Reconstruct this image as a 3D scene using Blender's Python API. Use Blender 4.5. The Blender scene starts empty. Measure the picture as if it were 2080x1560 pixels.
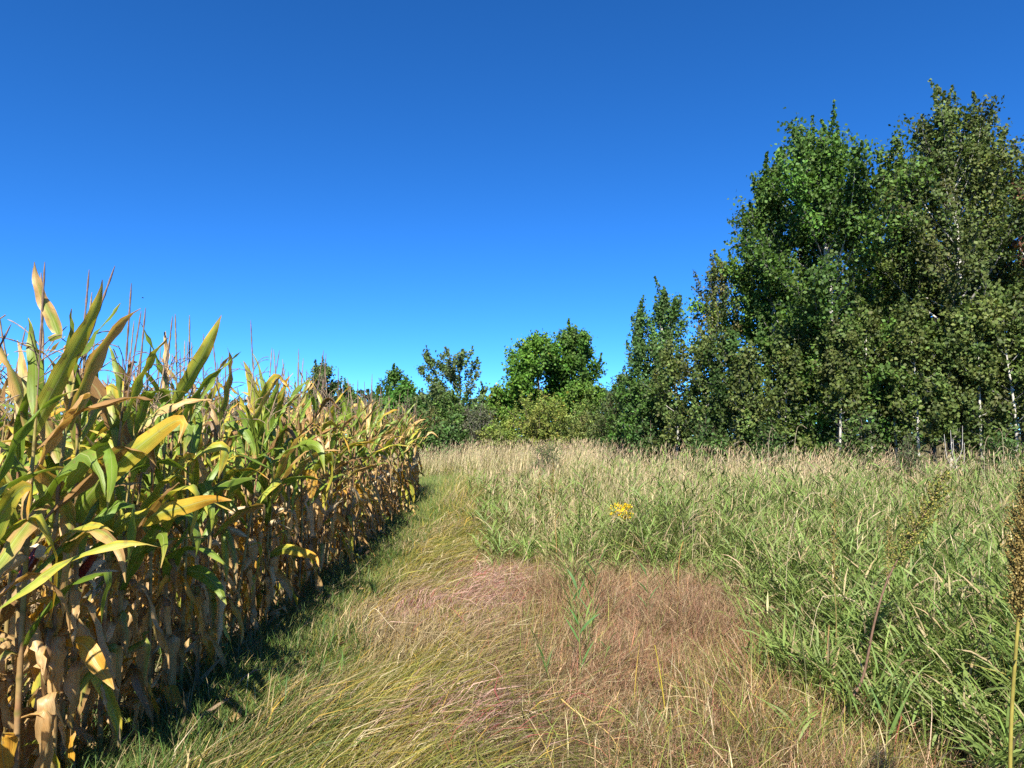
import bpy, math
import numpy as np

# ---------------------------------------------------------------- camera, sky, sun
scene = bpy.context.scene
F_PX, CX, CY = 1430.0, 1040.0, 780.0          # focal length and centre of the 2080 x 1560 photograph
PITCH = math.radians(4.2)
EYE = np.array([0.0, 0.0, 1.6])
cam_data = bpy.data.cameras.new("camera")
cam_data.sensor_width = 36.0
cam_data.lens = 36.0 * F_PX / 2080.0
cam_data.clip_start = 0.05
cam_data.clip_end = 2000.0
camera = bpy.data.objects.new("camera", cam_data)
scene.collection.objects.link(camera)
camera.location = EYE
camera.rotation_euler = (math.radians(90) + PITCH, 0, 0)
scene.camera = camera

SUN_EL, SUN_AZ = math.radians(45), math.radians(8)   # azimuth: to the left of straight behind the camera
to_sun = np.array([-math.sin(SUN_AZ) * math.cos(SUN_EL), -math.cos(SUN_AZ) * math.cos(SUN_EL), math.sin(SUN_EL)])
world = bpy.data.worlds.new("World")
scene.world = world
world.use_nodes = True
nt = world.node_tree
for n in list(nt.nodes):
    nt.nodes.remove(n)
sky = nt.nodes.new("ShaderNodeTexSky")
sky.sky_type = 'NISHITA'
sky.sun_disc = False
sky.sun_elevation = SUN_EL
sky.sun_rotation = math.atan2(to_sun[0], to_sun[1])
sky.altitude = 6000
sky.air_density = 1.0
sky.dust_density = 0.0
sky.ozone_density = 3.0
hs = nt.nodes.new("ShaderNodeHueSaturation")
hs.inputs["Saturation"].default_value = 1.23
hs.inputs["Value"].default_value = 1.2
bg = nt.nodes.new("ShaderNodeBackground")
bg.inputs["Strength"].default_value = 0.085
wo = nt.nodes.new("ShaderNodeOutputWorld")
nt.links.new(sky.outputs[0], hs.inputs["Color"])
tint = nt.nodes.new("ShaderNodeVectorMath")
tint.operation = 'MULTIPLY'
tint.inputs[1].default_value = (0.50, 0.825, 1.03)
nt.links.new(hs.outputs[0], tint.inputs[0])
nt.links.new(tint.outputs[0], bg.inputs["Color"])
nt.links.new(bg.outputs[0], wo.inputs["Surface"])

sun_data = bpy.data.lights.new("sun", 'SUN')
sun_data.energy = 5.0
sun_data.angle = math.radians(0.53)
sun_data.color = (1.0, 0.94, 0.84)
sun = bpy.data.objects.new("sun", sun_data)
scene.collection.objects.link(sun)
from mathutils import Vector
sun.rotation_euler = Vector(to_sun).to_track_quat('Z', 'Y').to_euler()

vs = scene.view_settings
vs.view_transform = 'Standard'
vs.look = 'None'
vs.exposure = 1.4
vs.gamma = 1.0
vs.use_curve_mapping = False
scene.cycles.max_bounces = 8
scene.cycles.diffuse_bounces = 5
scene.cycles.transmission_bounces = 4
scene.cycles.use_denoising = False

# ---------------------------------------------------------------- helpers
COL = scene.collection


def rng_of(seed):
    return np.random.default_rng(seed)


def at(px, py, depth):
    """The point of the place that the photograph shows at pixel (px, py), depth metres ahead."""
    dx, dy = (px - CX) / F_PX, (CY - py) / F_PX
    d = np.array([dx, math.cos(PITCH) - dy * math.sin(PITCH), math.sin(PITCH) + dy * math.cos(PITCH)])
    return EYE + d * (depth / d[1])


def smooth(a, b, x):
    t = np.clip((np.asarray(x, float) - a) / (b - a), 0, 1)
    return t * t * (3 - 2 * t)


_W = [(np.cos(a), np.sin(a), p) for a, p in zip(np.linspace(0.3, 9.1, 7), (0.2, 1.9, 3.1, 4.4, 5.2, 0.9, 2.7))]


def wav(x, y, f, o=0):
    """Smooth cheap noise, about -1..1."""
    s = 0
    for k, (c, d, p) in enumerate(_W):
        s = s + np.sin((x * c + y * d) * f * (0.7 + 0.23 * k) + p * (1 + o) + 1.7 * np.sin((x * d - y * c) * f * 0.6 + o + k))
    return s / 3.6


def height(x, y):
    x, y = np.asarray(x, float), np.asarray(y, float)
    far = 0.27 * smooth(8, 21, y) * smooth(-3.5, -1.5, x)
    lump = 0.035 * wav(x, y, 2.6) * smooth(40, 15, y)
    return far + lump


def ground_at(px, py):
    """Where the ground shows at a pixel of the photograph."""
    lo, hi = 0.5, 400.0
    for _ in range(50):
        m = (lo + hi) / 2
        p = at(px, py, m)
        if p[2] > height(p[0], p[1]):
            lo = m
        else:
            hi = m
    return at(px, py, lo)


ALBEDO = 0.72


def make_mesh(name, verts, quads=None, tris=None, cols=None, uvs=None, mat=None, smooth_shade=False):
    me = bpy.data.meshes.new(name)
    verts = np.asarray(verts, np.float32)
    parts, starts, n = [], [], 0
    if quads is not None and len(quads):
        q = np.asarray(quads, np.int32)
        parts.append(q.ravel())
        starts.append(np.arange(len(q), dtype=np.int32) * 4)
        n = len(q) * 4
    if tris is not None and len(tris):
        t = np.asarray(tris, np.int32)
        parts.append(t.ravel())
        starts.append(n + np.arange(len(t), dtype=np.int32) * 3)
    loops, start = np.concatenate(parts), np.concatenate(starts)
    me.vertices.add(len(verts))
    me.vertices.foreach_set("co", verts.ravel())
    me.loops.add(len(loops))
    me.loops.foreach_set("vertex_index", loops)
    me.polygons.add(len(start))
    me.polygons.foreach_set("loop_start", start)
    if smooth_shade:
        me.polygons.foreach_set("use_smooth", np.ones(len(start), bool))
    if cols is not None:
        a = me.attributes.new("col", 'FLOAT_COLOR', 'POINT')
        c = np.ones((len(verts), 4), np.float32)
        c[:, :3] = np.clip(np.asarray(cols) * {"tree_leaf": 0.9, "bark": 1.0, "corn_leaf": 1.0, "corn_husk": 0.9}.get(mat.name if mat else "", ALBEDO), 0, 1)
        a.data.foreach_set("color", c.ravel())
    if uvs is not None:
        u = me.uv_layers.new(name="UVMap")
        u.data.foreach_set("uv", np.asarray(uvs, np.float32)[loops].ravel())
    me.update(calc_edges=True)
    if mat is not None:
        me.materials.append(mat)
    return me


def link(name, me, parent=None, loc=None):
    o = bpy.data.objects.new(name, me)
    COL.objects.link(o)
    if parent is not None:
        o.parent = parent
    if loc is not None:
        o.location = loc
    return o


def tag(o, label=None, cat=None, group=None, kind=None):
    if label:
        o["label"] = label
    if cat:
        o["category"] = cat
    if group:
        o["group"] = group
    if kind:
        o["kind"] = kind
    return o


def thing(name, label, cat, loc, rz=0.0, group=None, scale=1.0):
    o = bpy.data.objects.new(name, None)
    COL.objects.link(o)
    o.empty_display_size = 0.1
    o.location = loc
    o.rotation_euler = (0, 0, rz)
    o.scale = (scale,) * 3
    return tag(o, label, cat, group)


class Bag:
    """Collects pieces of geometry for one mesh."""

    def __init__(self):
        self.v, self.q, self.t, self.c, self.u, self.n = [], [], [], [], [], 0

    def add(self, v, q=None, t=None, c=None, u=None):
        v = np.asarray(v, float)
        self.v.append(v)
        if q is not None and len(q):
            self.q.append(np.asarray(q) + self.n)
        if t is not None and len(t):
            self.t.append(np.asarray(t) + self.n)
        c = np.asarray(c if c is not None else (0.3, 0.3, 0.3), float)
        self.c.append(np.broadcast_to(c, (len(v), 3)))
        self.u.append(np.zeros((len(v), 2)) if u is None else u)
        self.n += len(v)

    def mesh(self, name, mat, shade=False, uv=False):
        return make_mesh(name, np.concatenate(self.v), np.concatenate(self.q) if self.q else None,
                         np.concatenate(self.t) if self.t else None, np.concatenate(self.c),
                         np.concatenate(self.u) if uv else None, mat, shade)


def ribbons(base, az, elev, curl, length, width, seg, c0, c1, azcurl=0.0, power=1.3, roll=0.0, taper=2.2, wmin=0.35):
    """Many tapering blades. Angles in radians; curl is what the elevation loses from base to tip."""
    base = np.asarray(base, float)
    N = len(base)
    f = lambda a: np.broadcast_to(np.asarray(a, float), (N,))
    az, elev, curl, length, width, azcurl, roll = map(f, (az, elev, curl, length, width, azcurl, roll))
    c0, c1 = np.broadcast_to(c0, (N, 3)), np.broadcast_to(c1, (N, 3))
    V = np.empty((N, 2 * seg + 1, 3))
    C = np.empty((N, 2 * seg + 1, 3))
    p = base.copy()
    step = length / seg
    for s in range(seg + 1):
        t = s / seg
        a = az + azcurl * t
        side = np.stack([-np.sin(a) * np.cos(roll), np.cos(a) * np.cos(roll), np.sin(roll)], 1)
        w = 0.5 * width * (wmin + (1 - wmin) * min(1, t / 0.25)) * (1 - max(0, t) ** taper)
        if s < seg:
            V[:, 2 * s] = p - side * w[:, None]
            V[:, 2 * s + 1] = p + side * w[:, None]
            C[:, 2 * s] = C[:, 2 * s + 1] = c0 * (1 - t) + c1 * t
            e = elev - curl * ((s + 0.5) / seg) ** power
            p = p + np.stack([np.cos(e) * np.cos(a), np.cos(e) * np.sin(a), np.sin(e)], 1) * step[:, None]
        else:
            V[:, 2 * s] = p
            C[:, 2 * s] = c1
    o = (np.arange(N) * (2 * seg + 1))[:, None]
    q = np.concatenate([o + np.array([[2 * s, 2 * s + 1, 2 * s + 3, 2 * s + 2]]) for s in range(seg - 1)]) if seg > 1 else np.zeros((0, 4), int)
    t = o + np.array([[2 * seg - 2, 2 * seg - 1, 2 * seg]])
    return V.reshape(-1, 3), q, t, C.reshape(-1, 3), p


def tubes(paths, radii, sides):
    """Many tubes along paths (N, P, 3) with radii (N, P)."""
    paths, radii = np.asarray(paths, float), np.asarray(radii, float)
    N, P, _ = paths.shape
    tan = np.gradient(paths, axis=1)
    tan /= np.linalg.norm(tan, axis=2, keepdims=True) + 1e-9
    ref = np.where(np.abs(tan[:, :1, 2:3]) > 0.8, np.array([[[1.0, 0, 0]]]), np.array([[[0, 0, 1.0]]]))
    a = np.cross(tan, np.broadcast_to(ref, tan.shape))
    a /= np.linalg.norm(a, axis=2, keepdims=True) + 1e-9
    b = np.cross(tan, a)
    ang = np.arange(sides) * 2 * math.pi / sides
    V = paths[:, :, None] + radii[:, :, None, None] * (a[:, :, None] * np.cos(ang)[None, None, :, None] + b[:, :, None] * np.sin(ang)[None, None, :, None])
    k = np.arange(sides)
    k2 = (k + 1) % sides
    ring = np.stack([k, k2, k2 + sides, k + sides], 1)
    q = (ring[None, None] + (np.arange(P - 1) * sides)[None, :, None, None] + (np.arange(N) * P * sides)[:, None, None, None]).reshape(-1, 4)
    return V.reshape(-1, 3), q


def spline(pts, n):
    """n points along a smooth curve through pts."""
    pts = np.asarray(pts, float)
    d = np.r_[0, np.cumsum(np.linalg.norm(np.diff(pts, axis=0), axis=1))]
    P = np.vstack([2 * pts[0] - pts[1], pts, 2 * pts[-1] - pts[-2]])
    out = []
    for s in np.linspace(0, d[-1], n):
        i = min(max(np.searchsorted(d, s, side='right') - 1, 0), len(pts) - 2)
        t = (s - d[i]) / (d[i + 1] - d[i])
        a, b, c, e = P[i:i + 4]
        out.append(0.5 * (2 * b + (c - a) * t + (2 * a - 5 * b + 4 * c - e) * t * t + (3 * b - a - 3 * c + e) * t ** 3))
    return np.array(out)


def jitter(r, n, base, spread, hue=0.0):
    """n colours round a base: lightness spread and a little drift between the channels."""
    base = np.asarray(base, float)
    k = np.exp(r.normal(0, spread, (n, 1)))
    return base * k * np.exp(r.normal(0, hue, (n, 3)))


def mixc(a, b, t):
    t = np.asarray(t, float)[..., None]
    return np.asarray(a) * (1 - t) + np.asarray(b) * t


# ---------------------------------------------------------------- materials
def plant_mat(name, rough=0.5, spec=0.3, trans=0.3, tint=(1.15, 1.25, 0.6), noise=0.0, noise_scale=20, veins=False):
    m = bpy.data.materials.new(name)
    m.use_nodes = True
    t = m.node_tree
    t.nodes.clear()
    N, L = t.nodes.new, t.links.new
    out = N("ShaderNodeOutputMaterial")
    att = N("ShaderNodeAttribute")
    att.attribute_name = "col"
    col = att.outputs["Color"]
    pb = N("ShaderNodeBsdfPrincipled")
    pb.inputs["Roughness"].default_value = rough
    pb.inputs["Specular IOR Level"].default_value = spec
    if noise:
        tc = N("ShaderNodeTexCoord")
        nz = N("ShaderNodeTexNoise")
        nz.inputs["Scale"].default_value = noise_scale
        nz.inputs["Detail"].default_value = 4
        L(tc.outputs["Object"], nz.inputs["Vector"])
        mr = N("ShaderNodeMapRange")
        mr.inputs["From Min"].default_value, mr.inputs["From Max"].default_value = 0.3, 0.7
        mr.inputs["To Min"].default_value, mr.inputs["To Max"].default_value = 1 - noise, 1 + noise
        L(nz.outputs["Fac"], mr.inputs["Value"])
        mu = N("ShaderNodeVectorMath")
        mu.operation = 'SCALE'
        L(col, mu.inputs[0])
        L(mr.outputs[0], mu.inputs["Scale"])
        col = mu.outputs[0]
    if veins:                                  # parallel veins of a corn leaf, across its own width
        uv = N("ShaderNodeUVMap")
        sx = N("ShaderNodeSeparateXYZ")
        L(uv.outputs[0], sx.inputs[0])
        w = N("ShaderNodeMath")
        w.operation = 'MULTIPLY'
        w.inputs[1].default_value = 95.0
        L(sx.outputs[0], w.inputs[0])
        s = N("ShaderNodeMath")
        s.operation = 'SINE'
        L(w.outputs[0], s.inputs[0])
        st = N("ShaderNodeTexNoise")           # long streaks
        mp = N("ShaderNodeMapping")
        mp.inputs["Scale"].default_value = (26, 1.6, 1)
        L(uv.outputs[0], mp.inputs[0])
        L(mp.outputs[0], st.inputs["Vector"])
        st.inputs["Scale"].default_value = 1.0
        st.inputs["Detail"].default_value = 3
        ad = N("ShaderNodeMath")
        ad.operation = 'MULTIPLY_ADD'
        ad.inputs[1].default_value = 0.10
        L(s.outputs[0], ad.inputs[0])
        sm = N("ShaderNodeMapRange")
        sm.inputs["From Min"].default_value, sm.inputs["From Max"].default_value = 0.3, 0.7
        sm.inputs["To Min"].default_value, sm.inputs["To Max"].default_value = 0.72, 1.28
        L(st.outputs["Fac"], sm.inputs["Value"])
        L(sm.outputs[0], ad.inputs[2])
        mu = N("ShaderNodeVectorMath")
        mu.operation = 'SCALE'
        L(col, mu.inputs[0])
        L(ad.outputs[0], mu.inputs["Scale"])
        col = mu.outputs[0]
        bz = N("ShaderNodeTexNoise")           # brown spots and blotches
        bz.inputs["Scale"].default_value, bz.inputs["Detail"].default_value = 26, 5
        otc = N("ShaderNodeTexCoord")
        L(otc.outputs["Object"], bz.inputs["Vector"])
        bm = N("ShaderNodeMapRange")
        bm.inputs["From Min"].default_value, bm.inputs["From Max"].default_value = 0.60, 0.70
        bm.inputs["To Min"].default_value, bm.inputs["To Max"].default_value = 0.0, 0.55
        L(bz.outputs["Fac"], bm.inputs["Value"])
        bl = N("ShaderNodeMix")
        bl.data_type = 'RGBA'
        L(bm.outputs[0], bl.inputs["Factor"])
        L(col, bl.inputs["A"])
        bl.inputs["B"].default_value = (0.22, 0.13, 0.055, 1)
        col = bl.outputs["Result"]
        ab = N("ShaderNodeMath")               # pale midrib
        ab.operation = 'COMPARE'
        ab.inputs[1].default_value, ab.inputs[2].default_value = 0.5, 0.032
        L(sx.outputs[0], ab.inputs[0])
        rib = N("ShaderNodeMix")
        rib.data_type = 'RGBA'
        fm = N("ShaderNodeMath")
        fm.operation = 'MULTIPLY'
        fm.inputs[1].default_value = 0.5
        L(ab.outputs[0], fm.inputs[0])
        L(fm.outputs[0], rib.inputs["Factor"])
        L(col, rib.inputs["A"])
        rib.inputs["B"].default_value = (0.36, 0.36, 0.15, 1)
        col = rib.outputs["Result"]
        bp = N("ShaderNodeBump")
        bp.inputs["Strength"].default_value = 0.35
        bp.inputs["Distance"].default_value = 0.002
        L(ad.outputs[0], bp.inputs["Height"])
        L(bp.outputs[0], pb.inputs["Normal"])
    L(col, pb.inputs["Base Color"])
    if trans:
        tr = N("ShaderNodeBsdfTranslucent")
        tv = N("ShaderNodeVectorMath")
        tv.operation = 'MULTIPLY'
        tv.inputs[1].default_value = tint
        L(col, tv.inputs[0])
        L(tv.outputs[0], tr.inputs["Color"])
        mx = N("ShaderNodeMixShader")
        mx.inputs[0].default_value = trans
        L(pb.outputs[0], mx.inputs[1])
        L(tr.outputs[0], mx.inputs[2])
        L(mx.outputs[0], out.inputs["Surface"])
    else:
        L(pb.outputs[0], out.inputs["Surface"])
    return m


M_GRASS = plant_mat("grass", 0.55, 0.25, 0.28)
M_DRY = plant_mat("dry_grass", 0.7, 0.15, 0.2, (1.0, 0.95, 0.8))
M_LEAF = plant_mat("tree_leaf", 0.6, 0.22, 0.24)
M_CORN = plant_mat("corn_leaf", 0.42, 0.4, 0.33, (1.2, 1.2, 0.55), 0.12, 14, True)
M_STALK = plant_mat("corn_stalk", 0.5, 0.3, 0.0, noise=0.2, noise_scale=30)
M_HUSK = plant_mat("corn_husk", 0.6, 0.2, 0.15, (1.1, 1.0, 0.7), 0.15, 40)
M_TASSEL = plant_mat("tassel", 0.8, 0.1, 0.0, noise=0.25, noise_scale=80)
M_COB = plant_mat("cob", 0.3, 0.5, 0.0)
M_BARK = plant_mat("bark", 0.85, 0.1, 0.0, noise=0.35, noise_scale=9)
M_WEED = plant_mat("weed_stem", 0.6, 0.25, 0.0, noise=0.2, noise_scale=30)
M_SEED = plant_mat("seed_head", 0.8, 0.1, 0.15, (1, 1, 0.8))


def ground_mat():
    m = bpy.data.materials.new("ground_litter")
    m.use_nodes = True
    t = m.node_tree
    N, L = t.nodes.new, t.links.new
    pb = t.nodes["Principled BSDF"]
    pb.inputs["Roughness"].default_value = 0.95
    pb.inputs["Specular IOR Level"].default_value = 0.1
    tc = N("ShaderNodeTexCoord")
    n1, n2 = N("ShaderNodeTexNoise"), N("ShaderNodeTexNoise")
    n1.inputs["Scale"].default_value, n1.inputs["Detail"].default_value = 0.9, 6
    n2.inputs["Scale"].default_value, n2.inputs["Detail"].default_value = 45, 5
    L(tc.outputs["Object"], n1.inputs["Vector"])
    L(tc.outputs["Object"], n2.inputs["Vector"])
    r1, r2 = N("ShaderNodeValToRGB"), N("ShaderNodeValToRGB")
    r1.color_ramp.elements[0].position, r1.color_ramp.elements[0].color = 0.35, (0.060, 0.062, 0.022, 1)
    r1.color_ramp.elements[1].position, r1.color_ramp.elements[1].color = 0.65, (0.120, 0.092, 0.045, 1)
    r2.color_ramp.elements[0].position, r2.color_ramp.elements[0].color = 0.3, (0.45, 0.45, 0.45, 1)
    r2.color_ramp.elements[1].position, r2.color_ramp.elements[1].color = 0.7, (1.5, 1.4, 1.2, 1)
    L(n1.outputs["Fac"], r1.inputs[0])
    L(n2.outputs["Fac"], r2.inputs[0])
    mx = N("ShaderNodeMix")
    mx.data_type, mx.blend_type = 'RGBA', 'MULTIPLY'
    mx.inputs["Factor"].default_value = 1.0
    L(r1.outputs[0], mx.inputs["A"])
    L(r2.outputs[0], mx.inputs["B"])
    L(mx.outputs["Result"], pb.inputs["Base Color"])
    bp = N("ShaderNodeBump")
    bp.inputs["Strength"].default_value = 0.9
    bp.inputs["Distance"].default_value = 0.03
    L(n2.outputs["Fac"], bp.inputs["Height"])
    L(bp.outputs[0], pb.inputs["Normal"])
    return m


# ---------------------------------------------------------------- ground: one sheet to the horizon
gx = np.unique(np.concatenate([np.linspace(-22, 22, 133), np.linspace(-900, 900, 41)]))
gy = np.unique(np.concatenate([np.linspace(-4, 34, 121), np.linspace(-300, 1500, 41)]))
GX, GY = np.meshgrid(gx, gy)
GZ = height(GX, GY)
nx, ny = len(gx), len(gy)
i = np.arange(nx * ny).reshape(ny, nx)
gq = np.stack([i[:-1, :-1], i[:-1, 1:], i[1:, 1:], i[1:, :-1]], -1).reshape(-1, 4)
g = link("ground", make_mesh("ground", np.stack([GX, GY, GZ], -1).reshape(-1, 3), gq, mat=ground_mat(), smooth_shade=True))
tag(g, "brown and green litter covered ground under the grass and corn", "ground", kind="structure")

# ---------------------------------------------------------------- trees
def leaf_cards(r, pos, out_dir, size, cols, narrow=0.8, bias=0.75, up=0.35):
    n = len(pos)
    nor = r.normal(0, 1, (n, 3)) + bias * out_dir + np.array([0, 0, up])
    nor /= np.linalg.norm(nor, axis=1, keepdims=True)
    a = np.cross(nor, r.normal(0, 1, (n, 3)))
    a /= np.linalg.norm(a, axis=1, keepdims=True) + 1e-9
    b = np.cross(nor, a)
    s = (size * r.uniform(0.65, 1.25, n))[:, None]
    V = np.stack([pos - a * s * 0.5, pos + b * s * 0.5 * narrow - a * s * 0.05 + nor * s * 0.14,
                  pos + a * s * 0.55, pos - b * s * 0.5 * narrow - a * s * 0.05 + nor * s * 0.14], 1)
    q = np.arange(n * 4).reshape(n, 4)
    return V.reshape(-1, 3), q, np.repeat(cols, 4, axis=0)


def grow_tree(seed, H, R, prof, nb, t0, up0, up1, n_leaf, leaf, col, col2=None, mix2=0.0, r0=None, lean=(0, 0),
              asym=(0, 0), sigma=0.10, bark=(0.42, 0.40, 0.34), narrow=0.8, twist=0.35, wobble=0.02, spires=0, tw_len=0.6, lobes=0.32, dome=False):
    n_leaf, leaf, sigma = int(n_leaf * 1.0), leaf * 0.98, sigma * 0.75
    r = rng_of(seed)
    r0 = r0 or 0.011 * H + 0.012
    tt = np.linspace(0, 1, 12)
    trunk = np.stack([lean[0] * H * tt ** 1.3 + wobble * H * np.sin(tt * 5 + r.uniform(0, 6)) * tt,
                      lean[1] * H * tt ** 1.3 + wobble * H * np.sin(tt * 4 + r.uniform(0, 6)) * tt, H * 0.985 * tt], 1)
    on = lambda t: np.stack([np.interp(t, tt, trunk[:, k]) for k in range(3)], -1)
    px, py = zip(*prof)
    tb = t0 + (0.985 - t0) * ((np.arange(nb) + r.uniform(0.1, 0.9, nb)) / nb) ** 0.92
    az = np.arange(nb) * 2.39996 + r.normal(0, 0.4, nb)
    ang = np.interp(tb, [t0, 1], [up0, up1]) + r.normal(0, 0.12, nb)
    rad = R * np.interp(tb, px, py) * r.uniform(0.65, 1.12, nb)
    rad *= 1 + lobes * np.sin(3 * az + seed) * np.sin(11 * tb + seed * 0.7)
    rad *= np.clip(1 + asym[0] * np.cos(az) + asym[1] * np.sin(az), 0.2, 2)
    Lb = rad / np.maximum(np.cos(ang + 0.12), 0.33)
    Lb = np.minimum(Lb, 0.25 + (H * 1.0 - tb * H * 0.985) / np.maximum(np.sin(ang + 0.15), 0.25))
    P = np.empty((nb, 6, 3))
    P[:, 0] = on(tb)
    for s in range(5):
        e = ang + twist * (s / 4) ** 1.2
        a = az + 0.12 * np.sin(s + az * 7)
        P[:, s + 1] = P[:, s] + (Lb / 5)[:, None] * np.stack([np.cos(e) * np.cos(a), np.cos(e) * np.sin(a), np.sin(e)], 1)
    if dome:                                   # round crowns: no branch tip above the dome
        rho = np.hypot(P[:, 5, 0] - P[:, 0, 0], P[:, 5, 1] - P[:, 0, 1])
        zmax = H * (0.42 + 0.58 * np.sqrt(1 - np.clip(rho / (1.08 * R), 0, 0.985) ** 2))
        z0 = P[:, 0, 2]
        f = np.minimum(1, np.maximum(0.05, zmax - z0) / np.maximum(P[:, 5, 2] - z0, 0.05))
        P[:, :, 2] = z0[:, None] + (P[:, :, 2] - z0[:, None]) * f[:, None]
    rb = np.clip(0.35 * r0 * (1 - tb) ** 0.7 + 0.004, 0.004, None)
    # twigs
    m = np.maximum(4, (Lb * 5.5).astype(int) + 3)
    bi = np.repeat(np.arange(nb), m)
    s = r.uniform(0.15, 1.0, len(bi)) ** 0.8
    f = np.clip(s * 5, 0, 4.999)
    k = f.astype(int)
    w = (f - k)[:, None]
    q0 = P[bi, k] * (1 - w) + P[bi, k + 1] * w
    td = P[bi, k + 1] - P[bi, k]
    td /= np.linalg.norm(td, axis=1, keepdims=True) + 1e-9
    d = td * 0.75 + r.normal(0, 0.55, (len(bi), 3)) + np.array([0, 0, 0.22])
    d /= np.linalg.norm(d, axis=1, keepdims=True)
    tl = np.clip((0.25 + 0.4 * (1 - s)) * Lb[bi] * tw_len * r.uniform(0.6, 1.3, len(bi)), 0.10, 1.0)
    top = on(np.linspace(0.86, 1, 8))
    TW = np.stack([q0, q0 + d * tl[:, None] * 0.5, q0 + d * tl[:, None] + np.array([0, 0, 0.05]) * tl[:, None]], 1)
    n_tw = len(bi)
    # upright leading shoots break the outline of the upper crown
    if spires:
        cand = np.where(tb > 0.30)[0]
        sh = r.choice(cand, min(len(cand), spires), replace=False)
        sl = r.uniform(0.05, 0.115, len(sh)) * H
        s0 = P[sh, 4] * 0.5 + P[sh, 5] * 0.5
        sd = np.stack([r.normal(0, 0.16, len(sh)), r.normal(0, 0.16, len(sh)), np.ones(len(sh))], 1)
        TW = np.concatenate([TW, np.stack([s0, s0 + sd * sl[:, None] * 0.5, s0 + sd * sl[:, None]], 1)])
        bi = np.concatenate([bi, sh])
        tl = np.concatenate([tl, sl * 1.5])
    # leaves along twigs, the outer half of branches and the leader
    n1, n2 = int(n_leaf * 0.86), int(n_leaf * 0.12)
    n3 = n_leaf - n1 - n2
    ti = r.choice(len(bi), n1, p=tl / tl.sum())
    u = r.uniform(0.05, 1.05, n1)[:, None]
    p1 = TW[ti, 0] + (TW[ti, 2] - TW[ti, 0]) * u
    b2 = r.choice(nb, n2, p=Lb / Lb.sum())
    f2 = np.clip(r.uniform(0.35, 1.0, n2) * 5, 0, 4.999)
    k2 = f2.astype(int)
    p2 = P[b2, k2] + (P[b2, k2 + 1] - P[b2, k2]) * (f2 - k2)[:, None]
    p3 = on(r.uniform(0.72, 1.0, n3))
    pos = np.concatenate([p1 + r.normal(0, 1, (n1, 3)) * (np.where(ti >= n_tw, 0.055, sigma) * np.where(ti >= n_tw, 1.25 - u[:, 0], 1))[:, None], p2 + r.normal(0, sigma * 0.6, (n2, 3)), p3 + r.normal(0, sigma * 0.6, (n3, 3))])
    pos[:, 2] = np.maximum(pos[:, 2], 0.05)
    sz = H / np.percentile(pos[:, 2], 99.85)
    pos[:, 2] *= sz
    for arr in (P, TW):
        arr[..., 2] *= sz
    trunk[:, 2] *= sz
    axis = on(np.clip(pos[:, 2] / H, 0, 1))
    od = pos - axis
    od[:, 2] = 0
    od /= np.linalg.norm(od, axis=1, keepdims=True) + 1e-6
    lb = np.concatenate([bi[ti], b2, np.zeros(n3, int)])
    bcol = np.exp(r.normal(0, 0.16, (nb, 1))) * np.exp(r.normal(0, 0.05, (nb, 3)))
    c = jitter(r, n_leaf, col, 0.2, 0.06) * bcol[lb]
    if col2 is not None:
        bm = r.uniform(0, 1, nb) < mix2
        take = (bm[lb] & (r.uniform(0, 1, n_leaf) < 0.7)) | (r.uniform(0, 1, n_leaf) < mix2 * 0.35)
        c[take] = jitter(r, int(take.sum()), col2, 0.2, 0.06)
    lv, lq, lc = leaf_cards(r, pos, od, leaf, c, narrow)
    tb_ = Bag()
    v, q = tubes(trunk[None], (r0 * (1 - tt) ** 0.75 + 0.005)[None], 8)
    bc = np.asarray(bark) * (0.85 + 0.3 * r.random((len(v), 1)))
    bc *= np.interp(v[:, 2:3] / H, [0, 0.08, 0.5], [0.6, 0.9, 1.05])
    tb_.add(v, q, c=bc)
    br = Bag()
    v, q = tubes(P, rb[:, None] * np.linspace(1, 0.25, 6), 5)
    pale = (r.random(nb) < 0.22)[:, None] * 0.55 + 0.38
    br.add(v, q, c=np.repeat(np.asarray(bark) * pale, 30, axis=0))
    v, q = tubes(TW, np.full((len(TW), 3), 1.0) * np.array([0.0045, 0.003, 0.0015]), 3)
    br.add(v, q, c=np.minimum(np.asarray(bark) * 0.45, 0.14))
    cr = Bag()
    cr.add(lv, lq, c=lc)
    return tb_, br, cr


def plant_tree(name, label, cat, loc, group=None, rz=0.0, **kw):
    a, b, c = grow_tree(**kw)
    t = thing(name, label, cat, loc, rz, group)
    link("trunk", a.mesh("trunk", M_BARK, True), t)
    o = link("branches", b.mesh("branches", M_BARK), t)
    o["kind"] = "stuff"
    link("crown", c.mesh("crown", M_LEAF), t)
    return t


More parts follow.
